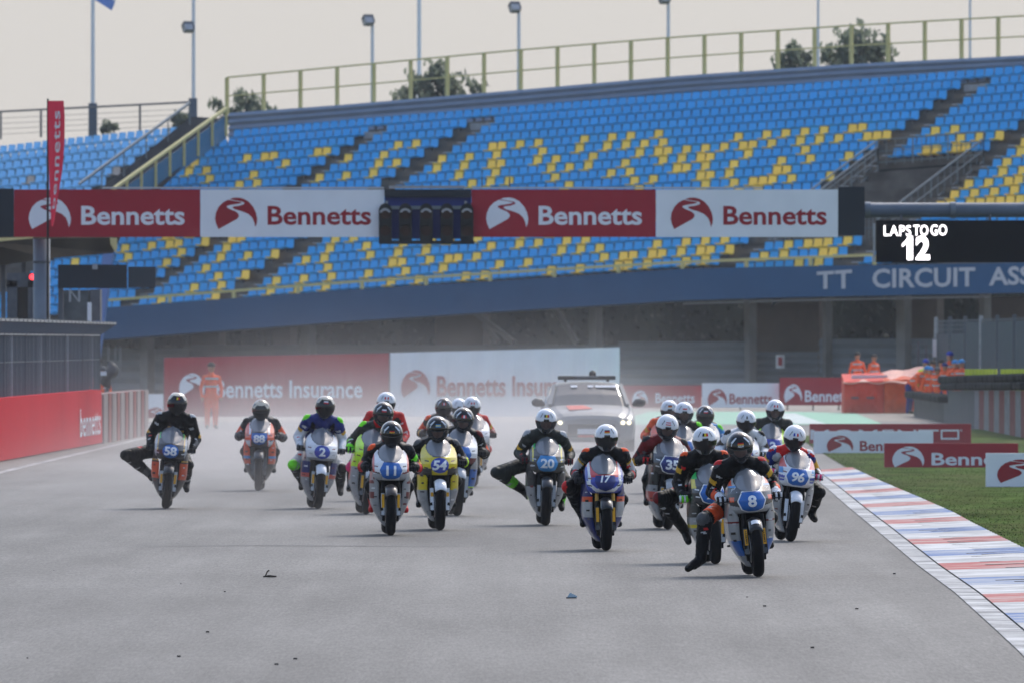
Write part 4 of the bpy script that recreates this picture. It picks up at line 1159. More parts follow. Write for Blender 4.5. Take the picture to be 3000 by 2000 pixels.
def make_bike(sp, loc, lean, yaw, k, label):
    L = sp
    root = thing('racing_motorcycle', label, 'motorcycle', loc, (0, R(lean), R(yaw)), group='racing motorcycles leaving the start')
    root.scale = (k, k, k)
    # front end
    fw = wheel('front_wheel', (0, 0, .292), .292, .112, root, root)
    wheel('rear_wheel', (0, 1.24, .302), .302, .135, root, root)
    for s in (-1, 1):
        f = MB(); f.tube([(s * .092, .0, .29), (s * .092, .085, .56)], .027, m_eng, 8); f.tube([(s * .092, .085, .56), (s * .092, .17, .84)], .021, m_gold if L.get('gold', 0) else m_eng, 8)
        f.box((s * .092, .03, .28), (.05, .09, .1), m_eng)
        leg = f.build('fork_leg', root)
        g = MB(); gm = paint(L.get('guard', 'white'))
        g.add([(s * .072, -.035, .24), (s * .112, -.02, .24), (s * .116, .03, .50), (s * .074, .02, .50)], [(0, 1, 2, 3)], gm)
        g.build('fork_guard', leg, solid=.008)
        st = MB(); h0, h1 = L.get('stick', (.33, .49))
        if h1 > h0:
            fy = lambda z: -.035 + (z - .24) * .21 - .010
            st.add([(s * .076, fy(h0), h0), (s * .108, fy(h0) + .012, h0), (s * .110, fy(h1) + .012, h1), (s * .078, fy(h1), h1)], [(0, 1, 2, 3)], m_stick)
            sh = st.build('fork_sticker', leg)
            if L.get('fine'):
                t = MB(); put_text(t, 'PIRELLI', lambda u, v: (s * .092 + (v - .5) * .016, fy(h0 + (h1 - h0) * (.12 + .76 * u)) - .003, h0 + (h1 - h0) * (.12 + .76 * u)), m_black); t.build('lettering', leg)
        c = MB(); c.box((s * .082, .08, .22), (.035, .06, .1), m_eng); c.build('brake_caliper', root, bevel=.008)
    fd = MB(); fm = paint(L.get('fender', 'white'))
    def fdf(u, v):
        a = R(-52 + 104 * v); q = (u - .5) * 2
        return (.068 * q, -.312 * math.sin(a) * 1.0, .292 + .315 * math.cos(a) - .03 * q * q)
    fd.grid(fdf, 8, 14, fm); fo = fd.build('front_fender', root, smooth=True, solid=.006)
    if L.get('fine'):
        t = MB(); t.grid(lambda u, v: (lambda p: (p[0], p[1] - .008, p[2] + .006))(fdf(.2 + .6 * u, .74 + .12 * v)), 6, 3, m_numw); t.build('fender_sticker', fo)
    # cowl with livery, panel by panel
    cowl = MB()
    def cf(u, v):
        z = .655 + .355 * v; x = (2 * u - 1) * CW(z); return (x, yfront(x, z), z)
    def cm(u, v):
        z = .655 + .355 * v; x = (2 * u - 1) * CW(z)
        if z > .872 and abs(x) < SW(z) - .004: return None
        if z > .862 and abs(x) < SW(max(z, .873)) + .009: return paint('black')
        return paint(L['cowl'](abs(x), z - .033))
    cowl.grid(cf, 72, 60, cm); co = cowl.build('nose_fairing', root, smooth=True, solid=.006)
    # rim of the mouth
    ws = MB()
    def wf_(u, v):
        z = .873 + .227 * v; x = (2 * u - 1) * SW(z); return (x, yfront(x, z) - .012 - .03 * (1 - (2 * u - 1) ** 2), z)
    ws.grid(wf_, 16, 18, m_screen); ws.build('windscreen', root, smooth=True)
    if L.get('plate'):
        pl = MB(); ps = plate_shape(L['plate'])
        if L.get('rim'): surf_poly(pl, [(x * 1.09, .770 + (z - .770) * 1.09) for x, z in ps], .008, m_numw)
        surf_poly(pl, ps, .011, paint(L.get('platec', 'blue'))); po = pl.build('number_plate', co, smooth=True)
    if L.get('num'):
        t = MB(); num = L['num']; asp = TEXTS[num][2]; hh = L.get('numh', .108) * 1.1; hw = min(hh * asp * 1.12, .19) / 2; nx = L.get('numx', 0); nz = L.get('numz', .735) + .035
        put_text(t, num, lambda u, v: onc(nx + (u - .5) * 2 * hw, nz + (v - .5) * hh, .017), m_numw, shear=L.get('shear', .0)); t.build('race_number', co)
    for key, x, z, w, h, c, sh in L.get('marks', ()):
        t = MB()
        if key == '#':
            P4 = [(-1, -1), (1, -1), (1, 1), (-1, 1)]; t.add([onc(x + a * w / 2 + b * sh * h / 2, z + .035 + b * h / 2, .009) for a, b in P4], [(0, 1, 2, 3)], paint(c))
        else: put_text(t, key, lambda u, v: onc(x + (u - .5) * w, z + .035 + (v - .5) * h + sh * (u - .5) * w, .009), paint(c))
        t.build('sticker', co)
    # side fairings
    for s in (-1, 1):
        sf = MB()
        def sff(u, v):
            z = .10 + .87 * v; e = min(1.0, u / .32); e = math.sin(e * math.pi / 2)
            return (s * (XI(z) + (WO(z) - XI(z)) * e), YI(z) + (YO(z) - YI(z)) * u, z)
        def sm(u, v):
            return paint(L['side'](u, .10 + .87 * v - .02))
        sf.grid(sff, 18, 44, sm); so = sf.build('side_fairing', root, smooth=True, solid=.005)
        rs = random.Random(int(loc[0] * 100) + s)
        for q in range(5):
            v0 = .30 + .11 * q + rs.uniform(-.02, .02); u0 = rs.uniform(.03, .10); du, dv = rs.uniform(.05, .12), rs.uniform(.012, .03)
            cs = rs.choice(['lgrey', 'black', 'white', 'dred', 'grey', 'black']); st = MB()
            def stf(u, v):
                p = sff(u0 + du * u, v0 + dv * v); return (p[0] + s * .005, p[1] - .006, p[2])
            st.grid(stf, 4, 2, paint(cs)); st.build('sticker', so, smooth=True)
        for q in range(2):
            st = MB(); x_ = s * rs.uniform(.15, .18); z_ = .74 + .08 * q; cs = rs.choice(['lgrey', 'black', 'white', 'dred'])
            if L['blabel'].startswith('silver'): continue
            P4 = [(-1, -1), (1, -1), (1, 1), (-1, 1)]; st.add([onc(x_ + a * .022, z_ + b * .007 + a * s * .004, .010) for a, b in P4], [(0, 1, 2, 3)], paint(cs)); st.build('sticker', co)
    # mechanicals in the mouth, tank, seat, tail, bars, exhaust
    en = MB()
    en.box((0, .42, .42), (.20, .05, .36), m_eng); en.box((0, .62, .42), (.26, .34, .42), m_eng); en.box((0, .40, .70), (.24, .3, .14), m_eng)
    en.tube([(.05, .40, .22), (.06, .6, .16), (.07, 1.0, .2)], .03, m_eng, 8)
    en.build('engine', root)
    rd = MB(); rd.box((0, .385, .43), (.19, .012, .30), M('radiator_fins', (.03, .03, .03), .6, noise=.4, nscale=60)); rd.build('radiator', root)
    tk = MB()
    tk.grid(lambda u, v: (.15 * math.sin(math.pi * 2 * u) * math.sin(math.pi * (.08 + .84 * v)) ** .5, .48 + .42 * v, .76 + .12 * math.cos(math.pi * 2 * u) * math.sin(math.pi * (.08 + .84 * v)) ** .5), 16, 8, paint(L.get('tank', 'black'))); tk.build('fuel_tank', root, smooth=True)
    sx = MB(); sx.box((0, 1.08, .74), (.24, .36, .05), m_eng); sx.build('seat', root, bevel=.015)
    ta = MB(); ta.grid(lambda u, v: ((.13 - .06 * v) * math.cos(math.pi * u), 1.22 + .28 * v, .74 + .05 * v + (.11 - .05 * v) * math.sin(math.pi * u)), 10, 4, paint(L.get('tank', 'black'))); ta.build('tail_fairing', root, smooth=True, solid=.006)
    sa = MB()
    for s in (-1, 1): sa.bar((s * .1, .82, .36), (s * .09, 1.26, .30), .03, .06, m_alloy)
    sa.build('swingarm', root)
    for s in (-1, 1):
        hb = MB(); hb.tube([(s * .11, .24, .80), (s * .31, .345, .785)], .013, m_eng, 8); hb.tube([(s * .19, .285, .793), (s * .325, .352, .784)], .018, m_rubber, 8)
        ho = hb.build('handlebar', root)
        lv = MB(); lv.tube([(s * .15, .225, .79), (s * .25, .235, .78), (s * .325, .265, .775)], .007, m_alloy, 6); lv.build('lever', ho)
        pg = MB(); pg.tube([(s * .12, 1.0, .315), (s * .22, 1.0, .315)], .012, m_alloy, 6); pg.build('foot_peg', root)
    return root

# ---- bodies: overlapping tapered capsules, fused into one continuous skin by a voxel remesh
def capsule_mesh(caps):
    mb = MB(); dm = M('body_default', (.1, .1, .1))
    for p0, r0, p1, r1, *_ in caps:
        p0, p1 = Vector(p0), Vector(p1); d = p1 - p0
        if d.length < 1e-4: d = Vector((0, 0, 1e-3)); p1 = p0 + d
        dn_ = d.normalized(); pts, rr = [], []
        for a in (-80, -50, -22): pts.append(p0 + dn_ * (r0 * math.sin(R(a)))); rr.append(r0 * math.cos(R(a)))
        pts.append(p0.lerp(p1, .0)); rr.append(r0)
        pts.append(p0.lerp(p1, .5)); rr.append((r0 + r1) / 2)
        pts.append(p1.copy()); rr.append(r1)
        for a in (22, 50, 80): pts.append(p1 + dn_ * (r1 * math.sin(R(a)))); rr.append(r1 * math.cos(R(a)))
        mb.tube(pts, rr, dm, 12)
    return mb
PENDING = []
def queue_body(name, parent, caps, colour, voxel):
    mb = capsule_mesh(caps)
    o = mb.build(name, parent)
    md = o.modifiers.new('fuse', 'REMESH'); md.mode = 'VOXEL'; md.voxel_size = voxel; md.use_smooth_shade = True
    ms = o.modifiers.new('smooth', 'SMOOTH'); ms.factor = .5; ms.iterations = 3
    PENDING.append((o, caps, colour))
    return o
def finish_bodies():
    dg = bpy.context.evaluated_depsgraph_get()
    done = []
    for o, caps, colour in PENDING:
        done.append((o, bpy.data.meshes.new_from_object(o.evaluated_get(dg))))
    for (o, caps, colour), (_, me) in zip(PENDING, done):
        o.modifiers.clear(); old = o.data; o.data = me; bpy.data.meshes.remove(old)
        n = len(me.polygons); c = np.empty(n * 3); nr = np.empty(n * 3)
        me.polygons.foreach_get('center', c); me.polygons.foreach_get('normal', nr); c = c.reshape(-1, 3); nr = nr.reshape(-1, 3)
        nv_ = len(me.vertices)
        if nv_ > 2500:      # creases of the leather, stronger towards the joints
            vc = np.empty(nv_ * 3); vn = np.empty(nv_ * 3); me.vertices.foreach_get('co', vc); me.vertices.foreach_get('normal', vn)
            vc = vc.reshape(-1, 3); vn = vn.reshape(-1, 3); vb = np.full(nv_, 1e9); off = np.zeros(nv_)
            for k, (p0, r0, p1, r1, tg, *_r) in enumerate(caps):
                p0 = np.array(p0); d = np.array(p1) - p0; Ln = max(1e-4, np.linalg.norm(d)); t = np.clip((vc - p0) @ d / Ln ** 2, 0, 1)
                ds = np.linalg.norm(vc - p0 - t[:, None] * d, axis=1) - (r0 + (r1 - r0) * t)
                b = ds < vb; vb[b] = ds[b]
                if tg in ('upper', 'fore', 'thigh', 'shin', 'torso', 'boot'):
                    ph = 2.2 * np.sin(vc[:, 0] * 31 + k) + 1.7 * np.sin(vc[:, 2] * 27 + vc[:, 1] * 22)
                    am = (.0025 if tg in ('torso', 'boot') else .0055) * (.25 + .75 * np.abs(2 * t - 1) ** 1.5)
                    off[b] = (am * np.sin(2 * np.pi * t * Ln / .052 + ph))[b]
                else: off[b] = 0
            me.vertices.foreach_set('co', (vc + vn * off[:, None]).ravel()); me.update()
        best = np.full(n, 1e9); bi = np.zeros(n, int); bt = np.zeros(n)
        for k, (p0, r0, p1, r1, *_r) in enumerate(caps):
            p0 = np.array(p0); d = np.array(p1) - p0; L2 = max(1e-9, d @ d)
            t = np.clip((c - p0) @ d / L2, 0, 1); q = p0 + t[:, None] * d
            ds = np.linalg.norm(c - q, axis=1) - (r0 + (r1 - r0) * t)
            b = ds < best; best[b] = ds[b]; bi[b] = k; bt[b] = t[b]
        cols = colour(caps, bi, bt, nr, c)
        names = sorted(set(cols)); me.materials.clear()
        for m in names: me.materials.append(MATS[m])
        idx = {m: i for i, m in enumerate(names)}
        me.polygons.foreach_set('material_index', np.array([idx[x] for x in cols], dtype=np.int32))
        me.polygons.foreach_set('use_smooth', np.ones(n, dtype=bool)); me.update()
    PENDING.clear()
m_skin = M('skin', srgb(188, 138, 112), .55); m_skin_d = M('eye_dark', (.03, .02, .018), .4)

def ik(a, b, l1, l2, pole):
    a, b, pole = Vector(a), Vector(b), Vector(pole); d = b - a; L = d.length
    if L > (l1 + l2) * .995: return a + d * (l1 / (l1 + l2))
    x = (l1 * l1 - l2 * l2 + L * L) / (2 * L); h = math.sqrt(max(0, l1 * l1 - x * x)); dn_ = d / L
    pp = pole - dn_ * pole.dot(dn_)
    return a + dn_ * x + pp.normalized() * h

HW = [(-180, 180)]
def helmet(root, hc, pitch, yaw, roll, kind, flag, visor, fine=False, shellc=None):
    ro = Euler((R(pitch), R(roll), R(yaw)), 'XYZ').to_matrix(); hc = Vector(hc)
    def S(az, el, off=0.0):
        a, e = R(az), R(el); ce, se = math.cos(e), math.sin(e); ca, sa = math.cos(a), math.sin(a)
        low = max(0.0, -se)
        fr = max(0.0, ca) ** 2
        x = (.131 - .020 * low * low * 1.4) * ce ** .92 * sa * (1 + off / .13)
        y = -((.150 if ca > 0 else .168) + .030 * fr * low * 1.3) * ce ** .92 * ca * (1 + off / .15)
        z = (.142 if se > 0 else .165) * se * (1 + off / .14)
        return hc + ro @ Vector((x, y, z))
    white = kind == 'W'
    main = plastic(shellc or ('white' if white else 'black')); dark = plastic('black'); trim = plastic('lgrey' if white else 'black')
    def port(az, el):
        top = 10 - .0012 * az * az
        bot = -34 + .0022 * az * az
        return abs(az) < 84 and bot < el < top
    def hm(u, v):
        az, el = -180 + 360 * u, -60 + 150 * v
        if port(az, el): return None
        if el < -8 and abs(az) < 95:
            if abs(az) < 30: return dark
            return trim if el < -30 or abs(az) > 80 else dark
        if white and abs(az) < 15 and el < 21 and el > 0: return dark
        if white and 78 < abs(az) < 98 and el < 4: return dark
        if white and el < -8: return trim
        return main
    mb = MB(); mb.grid(lambda u, v: S(-180 + 360 * u, -60 + 149.9 * v), 72, 40, hm); ho = mb.build('helmet', root, smooth=True, solid=.008)
    vs = MB(); vm_ = M('dark_visor', (.006, .006, .008), .10, coat=.6) if visor == 'D' else M('tinted_visor', (.05, .05, .055), .08, alpha=.62, coat=.4)
    vs.grid(lambda u, v: S(-86 + 172 * u, (-36 + .0022 * (86 - 172 * u) ** 2) + v * ((11.5 - .0012 * (86 - 172 * u) ** 2) - (-36 + .0022 * (86 - 172 * u) ** 2)), .004), 24, 8, vm_); vs.build('visor', ho, smooth=True)
    dt = MB()
    def patch(az0, az1, el0, el1, mat, skew=0.0, nu=4, nv=3, off=.010):
        dt.grid(lambda u, v: S(az0 + (az1 - az0) * u + skew * (v - .5), el0 + (el1 - el0) * v, off), nu, nv, mat)
    if white:
        for s in (-1, 1): patch(s * 33 - 1.6, s * 33 + 1.6, 26, 50, dark, skew=s * -9); patch(s * 30 - 2.5, s * 30 + 2.5, 44, 50, dark)
    elif kind == 'K':
        lt = plastic('white')
        for s in (-1, 1): patch(s * 40 - 6, s * 40 + 6, 34, 60, lt, skew=s * -16); patch(s * 46 - 2, s * 46 + 2, 22, 38, lt)
    if kind == 'K2':
        lt = plastic('cream')
        dt.grid(lambda u, v: S(-100 + 200 * u, 52 + 26 * v, .010), 30, 4, lt)
        for s in (-1, 1): patch(s * 52 - 10, s * 52 + 10, 26, 56, lt, skew=s * -14)
    for k_ in range(1): patch(-80, 80, 9.5, 11.5, plastic('grey'), nu=24, nv=1, off=.009) if not white else None
    fo = dt.build('shell_graphic', ho, smooth=True) if dt.f else None
    if flag:
        fl = MB(); horiz, cols = flag; n = len(cols); e0, e1, aw = 30, 44, 15
        for i, c in enumerate(cols):
            cmt = M('flag_' + c, CO[c] if c in CO else (.5, .5, .5), .4)
            if horiz: fl.grid(lambda u, v: S(-aw + 2 * aw * u, e1 - (e1 - e0) * (i + v) / n, .011), 6, 1, cmt)
            else: fl.grid(lambda u, v: S(-aw + 2 * aw * (i + u) / n, e0 + (e1 - e0) * v, .011), 3, 3, cmt)
        fl.build('flag_sticker', ho, smooth=True)
    if fine:
        t = MB(); put_text(t, 'NOLAN', lambda u, v: S(-13 + 26 * u, 22 + 8 * v, .012), plastic('white'), shear=.12); t.build('lettering', ho)
    return S

def glove(root, s, G, W, c1, c2):
    """gloved right (s=1) or left (s=-1) hand closed round the grip at G, wrist at W"""
    G, W = Vector(G), Vector(W); mb = MB(); g1, g2 = leather(c1), leather(c2)
    mb.tube([W + Vector((0, .03, .01)), W, W.lerp(G, .35) + Vector((0, 0, .012))], [.043, .046, .040], g1, 10)
    ks = []
    for i, (o, ln) in enumerate(((-.036, .92), (-.012, 1.05), (.012, 1.0), (.036, .84))):
        k = G + Vector((o * 1.0, -.018 if i in (1, 2) else -.010, .034)); ks.append(k)
        mb.tube([W.lerp(G, .2) + Vector((o * .7, 0, .008)), k], [.019, .016], g1, 7)
        pts = [k, k + Vector((0, -.030 * ln, -.012)), k + Vector((0, -.034 * ln, -.044 * ln)), k + Vector((0, -.008, -.066 * ln))]
        mb.tube(pts, [.0135, .012, .0115, .0095], g2 if i % 2 == 0 else g1, 7)
        mb.tube([k + Vector((0, .006, .003)), k + Vector((0, -.012, .004))], [.013, .012], g2, 7)
    b = W.lerp(G, .45) + Vector((-s * .034, .01, 0))
    mb.tube([b, b + Vector((-s * .018, -.02, -.018)), b + Vector((-s * .012, -.05, -.036)), b + Vector((s * .004, -.062, -.042))], [.017, .0145, .013, .010], g1, 7)
    return mb.build('glove', root, smooth=True)

def make_rider(sp, loc, lean, yaw, k, label):
    root = thing('person', label, 'person', loc, (0, R(lean), R(yaw)), group='riders on the racing motorcycles')
    root.scale = (k, k, k)
    inv = (Matrix.Translation(loc) @ Euler((0, R(lean), R(yaw))).to_matrix().to_4x4() @ Matrix.Diagonal((k, k, k, 1))).inverted()
    D = loc[1]
    hp = inv @ P(sp['head'][0], sp['head'][1], D + sp.get('hd', .30) * k)
    hx, hy, hz = hp
    nb = Vector((hx * .95, hy + .165, hz - .150))          # base of the neck
    pel = Vector((sp.get('px', hx * .25), .99, .815))
    lean_ = hx * .0
    SL = {}
    caps = []
    sh = {}
    for s in (-1, 1):
        sh[s] = nb + Vector((s * .195, .035, -.055 + sp.get('shr', 0.0) * s))
    mid = pel.lerp(nb, .5) + Vector((0, .07, .05)); chest = pel.lerp(nb, .74) + Vector((0, .03, .0))
    caps += [(pel, .135, mid, .14, 'torso', 0), (mid, .145, chest, .155, 'torso', 0), (chest, .15, nb + Vector((0, .02, -.07)), .105, 'torso', 0)]
    for s in (-1, 1):
        hipp = pel + Vector((s * .095, -.01, -.025))
        caps.append((pel + Vector((s * .05, 0, 0)), .12, hipp, .105, 'torso', s))
        caps.append((pel + Vector((s * .075, .02, .06)), .11, chest + Vector((s * .115, 0, .0)), .122, 'torso', s))
        caps.append((chest + Vector((s * .10, 0, .01)), .118, sh[s] + Vector((-s * .025, 0, -.02)), .088, 'torso', s))
        caps.append((nb + Vector((s * .03, .02, -.02)), .078, sh[s], .082, 'shoulder', s))
        caps.append((Vector((hx, hy + .10, hz - .10)), .07, nb + Vector((s * .10, .02, -.03)), .075, 'shoulder', s))
        G = Vector((s * .285, .335, .79)); Wr = G + Vector((-s * .004, .075, .030))
        if sp.get('wr', {}).get(s): Wr = Vector(sp['wr'][s])
        pole = sp.get('elb', {}).get(s, (s * .42, .9, -.55))
        E = ik(sh[s], Wr, .295, .265, pole)
        caps.append((sh[s], .084, E, .070, 'upper', s)); caps.append((E, .071, Wr, .050, 'fore', s))
        caps.append((sh[s] + Vector((s * .012, -.006, .016)), .072, sh[s].lerp(E, .28), .070, 'pad', s))
        leg = sp.get('leg', {}).get(s)
        if leg:
            kn = Vector(leg[0]); an = Vector(leg[1]); toe = Vector(leg[2])
        else:
            an = Vector((s * .172, 1.0, .365)); kn = ik(hipp, an, .43, .43, (s * .16, -1, .2)); toe = an + Vector((s * .035, -.19, -.075))
        caps.append((hipp, .112, kn, .082, 'thigh', s)); caps.append((kn, .080, an.lerp(kn, .45), .074, 'shin', s)); caps.append((an.lerp(kn, .45), .072, an, .056, 'boot', s))
        kd = (kn - hipp).normalized()
        caps.append((kn, .083, kn + Vector((s * .02, -.02, .0)), .078, 'knee', s))
        heel = an + (an - toe).normalized() * .035 + Vector((0, 0, -.03))
        caps.append((an, .052, an.lerp(toe, .45) + Vector((0, 0, -.006)), .048, 'boot', s)); caps.append((heel, .042, an.lerp(toe, .6) + Vector((0, 0, -.016)), .043, 'boot', s)); caps.append((an.lerp(toe, .45), .046, toe, .040, 'toe', s))
        glove(root, s, G if not sp.get('wr', {}).get(s) else Vector(sp['wr'][s]) + Vector((0, -.075, -.03)), Wr, *sp.get('glove', ('black', 'dgrey')))
    caps.append((nb + Vector((0, .02, -.03)), .066, (hx, hy + .045, hz - .07), .060, 'neck', 0))
    caps.append((nb + Vector((0, .11, -.06)), .06, mid.lerp(nb, .6) + Vector((0, .13, .05)), .075, 'torso', 0))   # back hump
    caps.append(((hx, hy + .01, hz + .02), .088, (hx, hy - .022, hz - .045), .070, 'head', 0))
    caps.append(((hx, hy - .088, hz - .005), .012, (hx, hy - .104, hz - .040), .017, 'head', 0))
    suit = sp.get('suit', {})
    base = suit.get('base', 'black')
    rules = suit.get('rules', [])
    def colour(caps, bi, bt, nr, c):
        out = []
        tags = [x[4] for x in caps]; sides = [x[5] for x in caps]
        for i in range(len(bi)):
            tg, sd, t = tags[bi[i]], sides[bi[i]], bt[i]
            if tg == 'head':
                dx, dz = c[i][0] - hx, c[i][2] - hz
                out.append('eye_dark' if (c[i][1] < hy - .06 and .022 < abs(dx) < .05 and -.012 < dz < .014) else 'skin'); continue
            if tg in ('boot', 'toe'): col = suit.get('boot', 'black')
            elif tg == 'knee': col = suit.get('knee', base)
            elif tg == 'pad': col = suit.get('pad', base)
            elif tg == 'neck': col = 'black'
            else: col = suit.get(tg, base)
            if tg == 'pad' and nr[i][2] < -.2: col = base
            for rt, rs, t0, t1, f, cc in rules:
                if rt == tg and (rs == 0 or rs == sd) and t0 <= t <= t1:
                    if f == 'out' and nr[i][0] * sd < .25: continue
                    if f == 'front' and nr[i][1] > -.15: continue
                    if f == 'top' and nr[i][2] < .35: continue
                    if f == 'in' and nr[i][0] * sd > -.1: continue
                    col = cc
            out.append('leather_' + col)
        ta_ = np.array(tags)[bi]; sd_ = np.array(sides)[bi]; r2 = np.random.default_rng(int(D * 100))
        for tg in ('upper', 'fore', 'thigh', 'shin'):
            for sd in (-1, 1):
                for q in range(2):
                    t0 = r2.uniform(.12, .42) + .4 * q; wd = r2.uniform(.06, .12); cc = 'leather_' + r2.choice(['lgrey', 'white', 'grey', 'red', 'grey', 'lgrey'])
                    o0 = r2.uniform(-.15, .45); mk = (ta_ == tg) & (sd_ == sd) & (bt > t0) & (bt < t0 + wd) & (nr[:, 1] < -.2) & (np.abs(nr[:, 0] * sd - o0) < .32)
                    for i in np.nonzero(mk)[0]: out[i] = cc
        rr = np.random.default_rng(int(abs(hx) * 1e4) + int(D * 10))
        for px_, py_, pz_, rad in ((-.075, 0, -.17, .030), (.085, 0, -.16, .034), (.09, 0, -.215, .026), (-.09, 0, -.23, .03)):
            cc = rr.choice(['leather_lgrey', 'leather_grey', 'leather_white', 'leather_gold'])
            d_ = np.maximum(np.abs(c[:, 0] - (nb.x + px_)) / 1.5, np.abs(c[:, 2] - (nb.z + pz_)) / .6)
            for i in np.nonzero((d_ < rad * .6) & (nr[:, 1] < -.25))[0]:
                if tags[bi[i]] == 'torso': out[i] = cc
        return out
    for cset in [base] + [v for k2, v in suit.items() if k2 not in ('rules',)] + [r[5] for r in rules] + ['black', 'lgrey', 'grey', 'white', 'gold', 'red']:
        if isinstance(cset, str): leather(cset)
    queue_body('body', root, [(tuple(a), b, tuple(c_), d, e, f) for a, b, c_, d, e, f in caps], colour, sp.get('voxel', .0155))
    helmet(root, (hx, hy, hz), sp.get('pitch', 18), sp.get('hyaw', 0), sp.get('hroll', 0), sp.get('helm', 'W'), sp.get('flag'), sp.get('visor', 'D'), sp.get('fine', False), sp.get('shellc'))
    return root

FLAG = dict(BE=(False, ('black', 'yellow', 'red')), DE=(True, ('black', 'red', 'gold')), FR=(False, ('royal', 'white', 'red')), AT=(True, ('red', 'white', 'red')),
            CZ=(True, ('white', 'red')), SK=(True, ('white', 'royal', 'red')), CH=(False, ('red', 'white', 'red')), SE=(True, ('sky', 'yellow', 'sky')), PL=(True, ('white', 'red')), GB=(False, ('red', 'white', 'red')), FI=(False, ('white', 'dgrey', 'white')))

def team(sp):
    cx, cy = sp['at']; D = GD(cy); loc = Vector(((cx - 1500) / F * D, D, 0.0)); k = sp['k']
    a = (loc, sp.get('lean', 0), sp.get('yaw', 3), k)
    make_bike(sp, *a, sp['blabel'])
    if 'worldleg' in sp:
        inv = (Matrix.Translation(loc) @ Euler((0, R(sp.get('lean', 0)), R(sp.get('yaw', 3)))).to_matrix().to_4x4() @ Matrix.Diagonal((k, k, k, 1))).inverted()
        sp.setdefault('leg', {})
        for s, pts in sp['worldleg'].items(): sp['leg'][s] = [inv @ (loc + Vector(p)) for p in pts]
    make_rider(sp, *a, sp['rlabel'])

